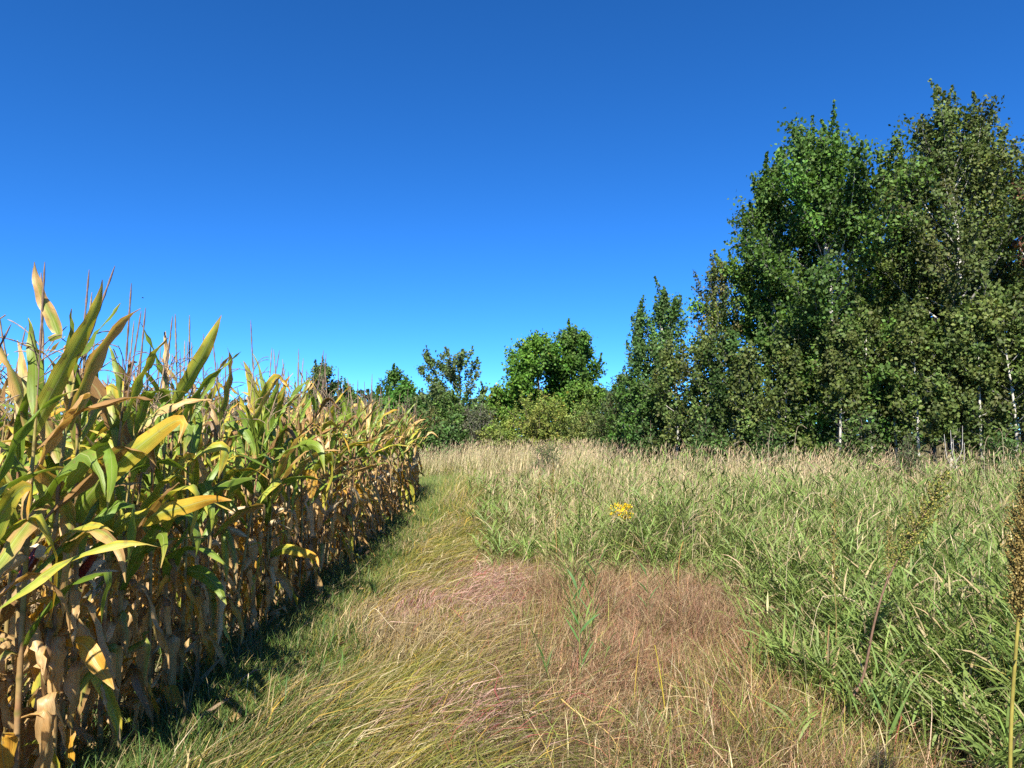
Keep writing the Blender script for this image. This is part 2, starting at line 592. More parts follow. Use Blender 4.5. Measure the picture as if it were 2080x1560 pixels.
def shrub(name, label, loc, seed, W, H, n_stem, n_leaf, leaf, col, col2=None, mix2=0.0, narrow=0.5, spread=1.0, group=None, depth=None, bark=(0.16, 0.13, 0.09)):
    """A bush of many stems that leave the ground together."""
    r = rng_of(seed)
    D = depth or W
    az = np.arange(n_stem) * 2.39996 + r.normal(0, 0.3, n_stem)
    k = np.sqrt((np.arange(n_stem) + 0.5) / n_stem)
    hx, hy = np.cos(az) * k * W, np.sin(az) * k * D
    hz = H * np.sqrt(np.clip(1 - 0.85 * k ** 2, 0.05, 1)) * r.uniform(0.72, 1.05, n_stem)
    s = np.linspace(0, 1, 6)
    P = np.stack([hx[:, None] * (0.15 + 0.85 * s ** 1.1), hy[:, None] * (0.15 + 0.85 * s ** 1.1), hz[:, None] * np.sin(s * 1.45) / math.sin(1.45)], -1)
    m = 11
    bi = np.repeat(np.arange(n_stem), m)
    f = np.clip(r.uniform(0.18, 1.0, len(bi)) * 5, 0, 4.999)
    kk = f.astype(int)
    q0 = P[bi, kk] + (P[bi, kk + 1] - P[bi, kk]) * (f - kk)[:, None]
    d = np.stack([hx[bi], hy[bi], hz[bi]], 1)
    d /= np.linalg.norm(d, axis=1, keepdims=True)
    d = d * 0.6 + r.normal(0, 0.6, d.shape) + np.array([0, 0, 0.3])
    d /= np.linalg.norm(d, axis=1, keepdims=True)
    tl = r.uniform(0.25, 0.6, len(bi)) * min(1.0, H * 0.35)
    q1 = q0 + d * tl[:, None]
    ti = r.integers(0, len(bi), n_leaf)
    pos = q0[ti] + (q1 - q0)[ti] * r.uniform(0.1, 1.1, (n_leaf, 1)) + r.normal(0, 0.05, (n_leaf, 3))
    pos[:, 2] = np.maximum(pos[:, 2], 0.04)
    od = pos / (np.linalg.norm(pos, axis=1, keepdims=True) + 1e-6)
    bcol = np.exp(r.normal(0, 0.15, (n_stem, 1))) * np.exp(r.normal(0, 0.05, (n_stem, 3)))
    c = jitter(r, n_leaf, col, 0.2, 0.06) * bcol[bi[ti]]
    if col2 is not None:
        bm = r.uniform(0, 1, n_stem) < mix2
        take = bm[bi[ti]] & (r.uniform(0, 1, n_leaf) < 0.75)
        c[take] = jitter(r, int(take.sum()), col2, 0.25, 0.08)
    lv, lq, lc = leaf_cards(r, pos, od, leaf, c, narrow)
    st = Bag()
    v, q = tubes(P, np.linspace(0.022, 0.005, 6)[None] * np.ones((n_stem, 1)), 4)
    st.add(v, q, c=bark)
    v, q = tubes(np.stack([q0, q1], 1), np.array([[0.005, 0.002]]) * np.ones((len(q0), 1)), 3)
    st.add(v, q, c=np.asarray(bark) * 0.8)
    cr = Bag()
    cr.add(lv, lq, c=lc)
    t = thing(name, label, "shrub", loc, 0, group)
    o = link("stems", st.mesh("stems", M_BARK), t)
    o["kind"] = "stuff"
    link("foliage", cr.mesh("foliage", M_LEAF), t)
    return t


POPLAR = [(0, 0.35), (0.15, 0.8), (0.35, 1.0), (0.55, 0.88), (0.75, 0.6), (0.9, 0.3), (1, 0.1)]
SLIM = [(0, 0.6), (0.2, 1.0), (0.45, 0.9), (0.7, 0.6), (0.88, 0.3), (1, 0.08)]
ROUND = [(0, 0.45), (0.15, 0.85), (0.4, 1.0), (0.65, 0.95), (0.85, 0.62), (1, 0.15)]
CONE = [(0, 0.9), (0.15, 1.0), (0.4, 0.72), (0.65, 0.42), (0.85, 0.2), (1, 0.05)]
WALL = [(0, 0.7), (0.2, 1.0), (0.6, 0.9), (0.85, 0.6), (1, 0.2)]
G_DARK, G_MID, G_OLIVE, G_LIGHT = (0.050, 0.094, 0.018), (0.068, 0.130, 0.022), (0.092, 0.126, 0.030), (0.098, 0.178, 0.028)
YEL, ORA = (0.32, 0.25, 0.035), (0.36, 0.17, 0.03)
WHITE_BARK = (0.42, 0.40, 0.35)


def stand(px, depth):
    p = at(px, 800, depth)
    return np.array([p[0], depth, float(height(p[0], depth)) - 0.03])


def tree_px(name, label, px, depth, top, hw, seed, prof, nb, t0, n, leaf=0.085, col=G_MID, up=(0.25, 1.1), group=None, **kw):
    loc = stand(px, depth)
    H = at(px, top, depth)[2] - loc[2]
    return plant_tree(name, label, "tree", loc, group, seed=seed, H=H, R=hw * depth / F_PX, spires=kw.pop('spires', 16 if name != 'maple_tree' else 4), lobes=0.30 if name != 'maple_tree' else 0.14, dome=name == 'maple_tree', prof=prof, nb=nb, t0=t0, up0=up[0], up1=up[1],
                      n_leaf=n, leaf=leaf, col=col, **kw)


WOOD = "poplars of the stand on the right"
tree_px("poplar_tree", "broad leafy poplar whose crown bulges out over the left edge of the tall stand", 1694, 18, 250, 180, 11, POPLAR, 64, 0.24, 30000,
        0.10, G_MID, (0.2, 1.2), WOOD, asym=(-0.25, -0.1), bark=WHITE_BARK, sigma=0.13)
tree_px("poplar_tree", "poplar forming the lower left shoulder of the big stand, beside the bulging poplar", 1585, 18.6, 305, 84, 12, POPLAR, 48, 0.32, 13000,
        0.095, G_MID, (0.3, 1.2), WOOD, bark=WHITE_BARK)
tree_px("poplar_tree", "dense poplar leaning out low over the gap at the stand's left end", 1560, 19.6, 475, 105, 13, ROUND, 40, 0.38, 13000,
        0.10, G_LIGHT, (0.1, 0.9), WOOD, asym=(-0.3, 0), bark=(0.2, 0.18, 0.15))
tree_px("poplar_tree", "tallest poplar of all, with white branches showing near the right edge", 1942, 17, 180, 150, 14, POPLAR, 72, 0.16, 30000,
        0.088, G_OLIVE, (0.35, 1.25), WOOD, bark=(0.44, 0.42, 0.37), sigma=0.11, spires=26)
tree_px("poplar_tree", "second spire just right of the tallest poplar's top", 2012, 17.8, 190, 85, 15, SLIM, 44, 0.3, 12000,
        0.088, G_OLIVE, (0.4, 1.25), WOOD, bark=WHITE_BARK)
tree_px("poplar_tree", "poplar filling the dip between the two highest crowns of the stand", 1838, 18.8, 285, 105, 16, POPLAR, 52, 0.2, 17000,
        0.088, G_OLIVE, (0.35, 1.25), WOOD, bark=WHITE_BARK)
tree_px("poplar_tree", "thin poplar at the right picture edge with bare whitish branches", 2120, 16.4, 290, 110, 17, SLIM, 44, 0.2, 9000,
        0.085, G_OLIVE, (0.3, 1.1), WOOD, col2=(0.15, 0.07, 0.04), mix2=0.18, bark=(0.5, 0.48, 0.43))
tree_px("poplar_tree", "sparse yellowing poplar with pale bare branches left of the big stand", 1452, 19.4, 515, 70, 18, SLIM, 40, 0.12, 7500,
        0.075, G_OLIVE, (0.55, 1.2), WOOD, col2=(0.17, 0.155, 0.05), mix2=0.22, bark=(0.48, 0.46, 0.41), r0=0.05)
tree_px("poplar_tree", "pointed young poplar standing free against the sky left of the stand", 1345, 21, 572, 88, 19, CONE, 52, 0.06, 14000,
        0.085, (0.072, 0.138, 0.034), (0.5, 1.25), WOOD, bark=WHITE_BARK)
tree_px("poplar_tree", "shorter spire hugging the left side of the pointed young poplar", 1300, 21.4, 608, 56, 20, CONE, 40, 0.06, 7500,
        0.085, (0.072, 0.138, 0.034), (0.55, 1.25), WOOD, bark=WHITE_BARK)
tree_px("poplar_tree", "low loose sapling at the left foot of the pointed young poplar", 1262, 22, 745, 55, 21, CONE, 30, 0.05, 4500,
        0.08, G_MID, (0.4, 1.1), WOOD, bark=WHITE_BARK)

SAP = "young aspens along the front of the stand"
saplings = [
    (1300, 20.5, 770, 55, 0.05, 4200, G_MID, "low leafy aspen in front of the pointed poplar's base"),
    (1372, 19.0, 690, 60, 0.08, 5200, G_OLIVE, "bushy aspen right of the pointed poplar, leafy down to the grass"),
    (1432, 18.0, 690, 58, 0.10, 5200, G_OLIVE, "aspen below the sparse yellowing poplar"),
    (1498, 17.2, 665, 60, 0.20, 5000, G_DARK, "aspen with a short white foot showing, left of the leaning white trunk"),
    (1528, 16.8, 700, 50, 0.26, 4200, G_OLIVE, "aspen with a leaning white trunk rising from the dry grass"),
    (1592, 17.0, 655, 62, 0.18, 5600, G_OLIVE, "olive aspen under the dark gap of the big crown"),
    (1645, 17.0, 690, 60, 0.18, 5200, G_MID, "mid height aspen left of the long bare white trunk"),
    (1702, 16.2, 635, 62, 0.46, 5200, G_OLIVE, "aspen on the longest bare white trunk in front of the dark hollow"),
    (1768, 16.6, 600, 62, 0.38, 5400, G_OLIVE, "twin stemmed aspen right of the dark hollow"),
    (1815, 16.4, 640, 58, 0.22, 5200, G_MID, "leafy aspen between the twin stems and the short white trunk"),
    (1862, 15.8, 600, 66, 0.30, 6000, G_OLIVE, "aspen on a short white trunk near the tallest poplar's foot"),
    (1925, 15.9, 620, 66, 0.30, 6000, G_OLIVE, "aspen with large dull leaves beside the dead grey stem"),
    (1990, 15.6, 590, 66, 0.16, 6200, G_OLIVE, "dense aspen just before the right picture edge"),
    (2055, 15.3, 600, 66, 0.14, 6200, G_OLIVE, "aspen at the very right edge, leafy to the ground"),
    (2135, 15.2, 560, 70, 0.14, 4200, G_OLIVE, "aspen mostly cut off by the right picture edge"),
]
for k, (px, dep, top, hw, t0, n, col, lab) in enumerate(saplings):
    lean = (-0.06, 0) if "leaning" in lab else ((0.012 if k % 2 else -0.015), 0)
    tree_px("aspen_tree", lab, px, dep, top, hw, 40 + k, WALL, 34, t0, n, 0.088, col, (0.3, 1.0), SAP, bark=(0.42, 0.40, 0.35), lean=lean, r0=0.034, sigma=0.12)

# the wood carries on behind the stand
BEHIND = "trees deeper in the stand"
for k, (px, dep, top, hw, where) in enumerate([(1640, 22.5, 330, 190, "the bulging left crown"), (1800, 23, 330, 190, "the dip between the two highest crowns"), (1930, 22, 270, 180, "the tallest crown"),
                                               (2080, 21.5, 330, 180, "the thin poplar at the right edge"), (1730, 20.6, 520, 170, "the long bare white trunk"), (1890, 20.2, 500, 170, "the short white trunk"),
                                               (2040, 19.5, 480, 170, "the aspens at the right edge")]):
    tree_px("poplar_tree", "dark poplar glimpsed through gaps behind " + where, px, dep, top, hw, 70 + k, WALL, 46, 0.1, 9000, 0.13, G_DARK, (0.2, 1.0), BEHIND, bark=(0.2, 0.19, 0.16), sigma=0.16)

# centre of the picture
tree_px("maple_tree", "round bright green tree, left one of the joined pair in the middle", 1092, 33, 680, 82, 101, ROUND, 60, 0.12, 18000, 0.14, (0.085, 0.185, 0.022), (0.2, 1.1),
        col2=(0.19, 0.24, 0.03), mix2=0.05, bark=(0.15, 0.12, 0.1), sigma=0.16)
tree_px("maple_tree", "round tree taller and darker, right one of the joined pair in the middle", 1170, 34, 658, 62, 102, ROUND, 52, 0.12, 14000, 0.14, (0.070, 0.145, 0.024), (0.3, 1.2),
        bark=(0.15, 0.12, 0.1), sigma=0.16)
tree_px("maple_tree", "low yellowing tree below the right side of the joined pair", 1190, 32, 775, 50, 103, ROUND, 30, 0.12, 4500, 0.13, G_LIGHT, (0.2, 1.0), col2=YEL, mix2=0.04, bark=(0.15, 0.12, 0.1), sigma=0.14)
tree_px("cherry_tree", "open ragged tree with feathery branches and gaps of sky, left of the round pair", 932, 29, 704, 76, 104, [(0, 0.8), (0.3, 1.0), (0.6, 1.05), (0.85, 0.9), (1, 0.6)], 24, 0.28, 6000, 0.13, (0.105, 0.155, 0.048),
        (0.25, 0.75), bark=(0.14, 0.12, 0.1), asym=(-0.3, 0), sigma=0.09, tw_len=0.45, narrow=0.6)
tree_px("maple_tree", "dark green tree just above the far end of the corn", 800, 33, 742, 44, 105, ROUND, 34, 0.12, 6500, 0.13, G_MID, (0.3, 1.1), bark=(0.15, 0.12, 0.1), sigma=0.14)
tree_px("maple_tree", "bright green low tree beside the corn's far end", 826, 31, 775, 40, 106, ROUND, 34, 0.08, 6000, 0.13, (0.06, 0.145, 0.022), (0.3, 1.1), bark=(0.15, 0.12, 0.1), sigma=0.14)
tree_px("maple_tree", "grey green tree rising behind the corn tassels", 652, 40, 728, 38, 107, ROUND, 36, 0.1, 6500, 0.14, (0.080, 0.125, 0.036), (0.5, 1.2), bark=(0.15, 0.12, 0.1), sigma=0.15)
tree_px("maple_tree", "small tree right of the grey green one behind the tassels", 706, 41, 772, 26, 108, ROUND, 26, 0.1, 3000, 0.14, G_MID, (0.4, 1.1), bark=(0.15, 0.12, 0.1), sigma=0.15)
tree_px("maple_tree", "low tree with yellow and orange leaf tips under the ragged tree's right side", 1010, 33, 782, 48, 109, ROUND, 34, 0.08, 6000, 0.13, G_LIGHT, (0.3, 1.1), col2=YEL, mix2=0.14, bark=(0.15, 0.12, 0.1), sigma=0.14)
tree_px("maple_tree", "dark tree with a spot of orange leaves behind the ragged tree", 890, 38, 782, 42, 110, ROUND, 30, 0.08, 4500, 0.14, G_DARK, (0.3, 1.1), col2=ORA, mix2=0.05, bark=(0.15, 0.12, 0.1), sigma=0.15)


def shrub_px(name, label, px, dep, top, hw, seed, n_stem, n, leaf, col, **kw):
    loc = stand(px, dep)
    return shrub(name, label, loc, seed, hw * dep / F_PX, at(px, top, dep)[2] - loc[2], n_stem, n, leaf, col, **kw)


shrub_px("willow_shrub", "large rounded yellow green willow bush in the middle behind the dry grass", 1098, 27, 806, 100, 201, 60, 24000, 0.092, (0.175, 0.225, 0.044), narrow=0.42, col2=(0.23, 0.25, 0.05), mix2=0.3)
shrub_px("willow_shrub", "paler willow bush right of the large rounded one", 1195, 26, 828, 70, 202, 46, 13000, 0.092, (0.150, 0.195, 0.048), narrow=0.42)
shrub_px("willow_shrub", "spreading willow bush left of the large one, low at its foot", 1010, 26, 862, 50, 203, 30, 8000, 0.092, (0.175, 0.225, 0.046), narrow=0.42)
shrub_px("dogwood_shrub", "leafy green bush under the ragged open tree", 918, 28, 800, 70, 204, 44, 12000, 0.11, (0.088, 0.155, 0.032), narrow=0.6)
shrub_px("dogwood_shrub", "bright leaved bush low in front of the leafy green one", 905, 25.5, 848, 52, 205, 34, 6000, 0.11, (0.075, 0.14, 0.035), narrow=0.6)
shrub_px("dogwood_shrub", "dull grey bush between the ragged tree and the big willow", 972, 27, 812, 42, 206, 34, 5200, 0.09, (0.105, 0.115, 0.062), narrow=0.4, bark=(0.2, 0.18, 0.16))
shrub_px("dogwood_shrub", "brownish twiggy bush near the corn's far end", 872, 26.5, 838, 36, 207, 34, 5000, 0.085, (0.125, 0.12, 0.042), narrow=0.35, bark=(0.18, 0.13, 0.09))
shrub_px("dogwood_shrub", "green bush at the corn's far corner", 838, 26, 820, 40, 208, 30, 7000, 0.10, (0.080, 0.135, 0.034), narrow=0.5)
shrub_px("dogwood_shrub", "olive bush left of the stand, below the low loose sapling", 1248, 24, 800, 50, 209, 40, 7500, 0.095, (0.075, 0.11, 0.03), narrow=0.5)
shrub_px("dogwood_shrub", "bush at the foot of the pointed young poplar", 1318, 20, 838, 45, 210, 34, 5500, 0.085, (0.060, 0.11, 0.028), narrow=0.6)
shrub_px("dogwood_shrub", "light bush in front of the dark hollow, right of the long bare trunk", 1742, 15.6, 842, 40, 211, 26, 2600, 0.085, (0.085, 0.135, 0.035), narrow=0.75)
shrub_px("dogwood_shrub", "grey green bush at the foot of the short white trunk", 1842, 14.8, 880, 34, 212, 26, 2600, 0.06, (0.10, 0.14, 0.06), narrow=0.35)
shrub_px("dogwood_shrub", "bush under the aspens near the right edge", 2030, 14.6, 880, 44, 213, 28, 3600, 0.07, (0.065, 0.115, 0.03), narrow=0.5)
shrub_px("dogwood_shrub", "low bush under the leaning white trunk", 1560, 16.2, 868, 40, 214, 26, 3000, 0.08, (0.058, 0.105, 0.026), narrow=0.7)
shrub_px("dogwood_shrub", "low bush between the bushy aspens, left half of the stand's foot", 1440, 17, 850, 44, 215, 28, 3600, 0.08, (0.058, 0.105, 0.026), narrow=0.7)
shrub_px("dogwood_shrub", "small bush out in the meadow in front of the willows", 1110, 17.5, 895, 36, 216, 24, 2600, 0.05, (0.06, 0.11, 0.03), narrow=0.4)

# dead grey stem among the aspens
p = stand(1935, 15.0)
dead = thing("dead_sapling", "dead grey forked sapling without leaves at the edge of the dry grass", "tree", p)
r = rng_of(300)
b = Bag()
v, q = tubes(np.stack([[0, 0, 0], [0.01, 0, 0.5], [0, 0.01, 0.95]])[None], np.array([[0.035, 0.03, 0.024]]), 7)
b.add(v, q, c=(0.34, 0.32, 0.29))
link("trunk", b.mesh("trunk", M_BARK, True), dead)
for k in range(5):
    a = k * 1.3
    z = 0.55 + 0.09 * k
    b = Bag()
    P_ = np.array([[0, 0, z], [0.16 * math.cos(a), 0.12 * math.sin(a), z + 0.22], [0.2 * math.cos(a), 0.15 * math.sin(a), z + 0.75]])
    v, q = tubes(spline(P_, 6)[None], np.linspace(0.012, 0.004, 6)[None], 5)
    b.add(v, q, c=(0.36, 0.34, 0.31))
    link("branch", b.mesh("branch", M_BARK), dead)

# far wood on the horizon: a mass
r = rng_of(310)
n = 16000
x = r.uniform(-75, 95, n)
y = 118 + r.uniform(0, 26, n)
topz = 8.6 + 1.5 * wav(x, y * 0, 0.16) + 0.8 * wav(x, y, 0.7)
z = topz * r.uniform(0, 1, n) ** 0.6
lv, lq, lc = leaf_cards(r, np.stack([x, y, z], 1), np.array([[0, -1.0, 0]]), 1.0, jitter(r, n, (0.045, 0.08, 0.035), 0.25, 0.05), 0.9)
b = Bag()
b.add(lv, lq, c=lc)
o = link("distant_wood", b.mesh("distant_wood", M_LEAF))
tag(o, "thin line of far dark woodland on the horizon", "wood", kind="stuff")

# ---------------------------------------------------------------- grass and meadow (stuff)
def edge_right(y):           # right edge of the flattened path
    return np.interp(y, [2, 3.4, 5, 7, 8.5, 9.5, 10.6, 12, 14, 16, 18, 20, 22, 30], [0.15, 0.10, 0.10, 0.30, 0.05, -0.22, -0.40, -0.65, -0.85, -1.0, -1.3, -2.6, -8, -12])


def edge_brown(y):           # right edge of the fine brown grass
    return np.interp(y, [2, 3.4, 4.4, 5.5, 6.6, 7.3, 7.9, 8.0], [1.65, 1.85, 1.95, 2.0, 2.0, 1.7, 0.9, -9])


def spots(r, n, y0, y1, a, lo=-0.80, hi=0.80):
    """Ground points inside the view; density per area falls as depth ** (a - 1)."""
    u = r.uniform(0, 1, n)
    e = a + 1
    y = (y0 ** e + u * (y1 ** e - y0 ** e)) ** (1 / e)
    a0 = lo * y - (0.5 if lo < -0.7 else 0.0)
    a1 = hi * y + (0.5 if hi > 0.7 else 0.0)
    return a0 + (a1 - a0) * r.uniform(0, 1, n), y


def on_ground(x, y, dz=-0.01):
    return np.stack([x, y, height(x, y) + dz], 1)


# flattened grass of the path
r = rng_of(1)
x, y = spots(r, 470000, 3.0, 22, 0.0, -0.75, 0.1)
keep = (x > np.where(y < 15.5, -2.1, -6.5) - 0.1 * wav(y, x, 2)) & (x < edge_right(y) + 0.12 * wav(x, y, 3))
x, y = x[keep], y[keep]
n = len(x)
swirl = wav(x, y * 0.8, 2.4, 3.0)
turn = 0.30 + 0.75 * smooth(-0.7, 0.25, x) * smooth(9.5, 6.5, y) + 0.35 * wav(x, y, 1.5) + 0.30 * swirl + r.normal(0, 0.22, n) - 0.5 * smooth(-1.0, -1.7, x)
az = math.pi / 2 - turn
u = r.uniform(0, 1, n)
az = np.where(u < 0.16, az + r.normal(0, 1.1, n), az)
margin = smooth(-1.15, -1.75, x + 0.12 * wav(x, y, 2.3))     # standing greener grass along the corn
el = r.uniform(0.15, 0.75, n) + 0.55 * margin * r.uniform(0.3, 1.2, n) + 0.35 * smooth(0.2, 0.9, swirl) * r.uniform(0, 1, n)
cu = el + r.uniform(0.0, 0.5, n) - 0.5 * margin
away = smooth(9.5, 15, y)                                    # the trampled strip grows up again farther out
ln = r.uniform(0.18, 0.55, n) * (1 - 0.45 * margin) * (1 + 0.75 * away)
el = el + 0.45 * away * r.uniform(0, 1, n)
wd = np.where(r.uniform(0, 1, n) < 0.22, r.uniform(0.004, 0.009, n), r.uniform(0.0018, 0.004, n)) * np.clip(y / 6, 1, 3)
lock = wav(x * 2.6, y * 1.1, 2.1, 1.0) + 0.6 * wav(x, y, 0.9, 2.0) + r.normal(0, 0.55, n)
yg, gr, st, br = (0.285, 0.265, 0.055), (0.155, 0.190, 0.040), (0.54, 0.43, 0.22), (0.25, 0.165, 0.085)
pk, rd, gold = (0.48, 0.27, 0.23), (0.38, 0.10, 0.09), (0.44, 0.30, 0.06)
c = mixc(yg, gr, smooth(0.3, 1.5, lock) * 0.8)
c = np.where((lock < -0.15)[:, None], mixc(st, br, r.uniform(0.1, 1.0, n)), c)
k = r.uniform(0, 1, n)
c = np.where((k < 0.12)[:, None], np.asarray(gold), c)
c = np.where((k > 0.88)[:, None], mixc(st, (0.62, 0.52, 0.32), r.uniform(0, 1, n)), c)
mess = smooth(0.55, 0.05, edge_right(y) - x) * smooth(9.5, 7.5, y)          # dull tangle beside the brown grass
c = np.where((r.uniform(0, 1, n) < 0.65 * mess)[:, None], mixc((0.22, 0.15, 0.085), (0.30, 0.22, 0.11), r.uniform(0, 1, n)), c)
az = np.where(r.uniform(0, 1, n) < 0.5 * mess, r.uniform(0, 6.3, n), az)
pz = np.maximum(np.exp(-((x + 0.25) / 0.5) ** 2 - ((y - 7.3) / 1.25) ** 2) * 0.95,
                np.maximum(0.75 * np.exp(-((x + 0.85) / 0.3) ** 2 - ((y - 6.4) / 0.6) ** 2), 0.6 * np.exp(-((x + 0.35) / 0.35) ** 2 - ((y - 3.9) / 0.35) ** 2)))
isp = r.uniform(0, 1, n) < pz
c = np.where(isp[:, None], np.where((r.uniform(0, 1, n) < 0.82)[:, None], mixc(pk, (0.62, 0.46, 0.34), r.uniform(0, 0.8, n)), rd), c)
isg = (r.uniform(0, 1, n) < 0.8 * margin) | (r.uniform(0, 1, n) < 0.30 * smooth(9, 13, y)) | (r.uniform(0, 1, n) < 0.4 * smooth(-0.75, -1.2, x) * smooth(6, 4, y))
c = np.where((isg & ~isp)[:, None], mixc(gr, (0.105, 0.175, 0.035), r.uniform(0, 1, n)), c)
c = c * np.exp(r.normal(0, 0.28, (n, 1)))
v, q, t, cc, _ = ribbons(on_ground(x, y), az, el, cu, ln, wd * 1.1, 2, c * 0.78, c * 1.02, azcurl=r.normal(-0.25, 0.5, n), roll=r.normal(0, 0.5, n))
b = Bag()
b.add(v, q, t, cc)
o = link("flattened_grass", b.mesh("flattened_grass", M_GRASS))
tag(o, "flattened yellow green and pinkish grass combed along the path beside the corn", "grass", kind="stuff")

# short upright weeds and grass under the corn's edge
r = rng_of(2)
x, y = spots(r, 110000, 3.0, 16, 0.0, -0.80, -0.05)
keep = (x < -1.25 - 0.25 * wav(x, y, 1.7)) & (x > -3.2) & (r.uniform(0, 1, len(x)) < 0.25 + 0.75 * smooth(-2.9, -1.9, x))
x, y = x[keep], y[keep]
n = len(x)
c = jitter(r, n, (0.085, 0.155, 0.032), 0.25, 0.1)
dry = r.uniform(0, 1, n) < 0.2
c[dry] = jitter(r, int(dry.sum()), (0.36, 0.28, 0.13), 0.2, 0.05)
v, q, t, cc, _ = ribbons(on_ground(x, y), r.uniform(0, 6.3, n), r.uniform(0.6, 1.5, n), r.uniform(0.4, 1.6, n), r.uniform(0.10, 0.34, n),
                         r.uniform(0.003, 0.009, n), 3, c * 0.85, c * 1.1)
b = Bag()
b.add(v, q, t, cc)
o = link("undergrowth", b.mesh("undergrowth", M_GRASS))
tag(o, "short green grass and weeds growing in the shade under the corn", "grass", kind="stuff")

# dead leaves and husks on the ground in the corn
r = rng_of(3)
x, y = spots(r, 9000, 3.0, 15, 0.2, -0.8, -0.1)
keep = (x < -1.75) & (x > -5)
x, y = x[keep], y[keep]
n = len(x)
c = jitter(r, n, (0.34, 0.25, 0.14), 0.3, 0.06)
v, q, t, cc, _ = ribbons(on_ground(x, y, 0.02), r.uniform(0, 6.3, n), r.normal(0.2, 0.3, n), r.normal(0.3, 0.8, n), r.uniform(0.15, 0.5, n),
                         r.uniform(0.015, 0.05, n), 4, c, c * 0.9, azcurl=r.normal(0, 1, n), roll=r.normal(0, 0.6, n))
b = Bag()
b.add(v, q, t, cc)
o = link("leaf_litter", b.mesh("leaf_litter", M_DRY))
tag(o, "dry tan leaf litter lying on the soil between the corn stalks", "leaves", kind="stuff")

# fine brown grass
r = rng_of(4)
x, y = spots(r, 150000, 3.0, 8.4, 0.1, -0.08, 0.66)
d1, d2 = x - edge_right(y), edge_brown(y) - x
soft = r.normal(0, 0.16, len(x))
keep = (d1 > -0.05 + 0.22 * wav(x, y, 2.6) + 1.6 * soft) & (d2 > 0.35 * wav(x, y, 1.9) + 1.8 * soft) & (r.uniform(0, 1, len(x)) < 0.72 + 0.5 * wav(x, y, 3.0, 6.0))
x, y = x[keep], y[keep]
n = len(x)
tuft = wav(x, y, 3.4, 2.0)
patch = wav(x, y, 1.3, 1.0)
c = jitter(r, n, (0.36, 0.225, 0.115), 0.38, 0.10)
lot = r.uniform(0, 1, n)
gfrac = np.clip(0.22 + 0.22 * smooth(4.6, 3.4, y) + 0.25 * patch + 0.25 * smooth(0.35, 0.0, x - edge_right(y)), 0.05, 0.75)
k = lot < gfrac
c[k] = jitter(r, int(k.sum()), (0.235, 0.245, 0.055), 0.28, 0.1)
lot = r.uniform(0, 1, n)
k = lot < 0.13 - 0.1 * patch
c[k] = jitter(r, int(k.sum()), (0.56, 0.46, 0.26), 0.2, 0.05)
k = lot > 0.90
c[k] = jitter(r, int(k.sum()), (0.34, 0.13, 0.085), 0.22, 0.05)
hh = 0.20 + 0.15 * smooth(3.4, 6.5, y) + 0.11 * tuft
ln = np.clip(hh, 0.1, 1) * r.uniform(0.45, 1.4, n)
az = r.normal(0, 1.1, n) + 2.6 * wav(x, y, 1.9, 5.0)
el = np.where(r.uniform(0, 1, n) < 0.45, r.uniform(0.1, 0.8, n), r.uniform(0.7, 1.5, n))
v, q, t, cc, tip = ribbons(on_ground(x, y), az, el, r.uniform(0.0, 1.1, n), ln, r.uniform(0.002, 0.0062, n), 2, c * 0.85, c, azcurl=r.normal(0, 0.6, n), roll=r.normal(0, 0.8, n))
b = Bag()
b.add(v, q, t, cc)
# hair-like panicles
m = (r.uniform(0, 1, n) < np.clip(0.34 - 0.3 * patch + 0.25 * smooth(4.0, 5.5, y), 0.05, 0.85))
tip, ct = tip[m], c[m]
rep = 4
ti = np.repeat(np.arange(len(tip)), rep)
nn = len(ti)
cp = ct[ti] * 0.45 + np.array([0.42, 0.25, 0.17]) * 0.55
v, q, t, cc, _ = ribbons(tip[ti] - np.array([0, 0, 1.0]) * r.uniform(0, 0.09, (nn, 1)), r.uniform(0, 6.3, nn), r.uniform(-0.2, 1.3, nn), 0.3, r.uniform(0.03, 0.10, nn),
                         r.uniform(0.0014, 0.0028, nn), 1, cp, cp, wmin=1.0)
b.add(v, q, t, cc)
# coarser yellow green and straw blades scattered through it
x, y = spots(r, 5500, 3.1, 8.2, 0.0, -0.05, 0.66)
keep = (x > edge_right(y) - 0.1) & (edge_brown(y) - x > -0.2) & (r.uniform(0, 1, len(x)) < 0.45 + 0.6 * wav(x, y, 1.7, 2.0) + 0.3 * smooth(4.5, 3.4, y))
x, y = x[keep], y[keep]
n = len(x)
c = jitter(r, n, (0.22, 0.26, 0.055), 0.25, 0.1)
k = r.uniform(0, 1, n)
c[k < 0.35] = jitter(r, int((k < 0.35).sum()), (0.58, 0.47, 0.26), 0.2, 0.05)
c[k > 0.85] = jitter(r, int((k > 0.85).sum()), (0.48, 0.36, 0.07), 0.2, 0.05)
v, q, t, cc, _ = ribbons(on_ground(x, y), r.uniform(0, 6.3, n), r.uniform(0.5, 1.5, n), r.uniform(0, 1.2, n), r.uniform(0.12, 0.42, n), r.uniform(0.003, 0.008, n), 4, c * 0.85, c * 1.1,
                         azcurl=r.normal(0, 0.6, n), roll=r.normal(0, 0.9, n))
b.add(v, q, t, cc)
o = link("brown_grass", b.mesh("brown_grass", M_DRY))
tag(o, "patch of fine reddish brown grass with hair thin seed heads, right of the path", "grass", kind="stuff")


# meadow
def in_meadow(x, y, soft=0.0):
    e = np.maximum(edge_right(y) + 0.05, np.where(y < 8.0, edge_brown(y), -9))
    tongue = 1.5 * np.exp(-((x - 0.12 - 0.075 * y) / 0.16) ** 2) * smooth(4.5, 5.0, y) * smooth(9, 8, y)
    return x - e + tongue + 0.30 * wav(x, y, 1.6) + 0.15 * wav(x, y, 4.0, 2.0) + soft


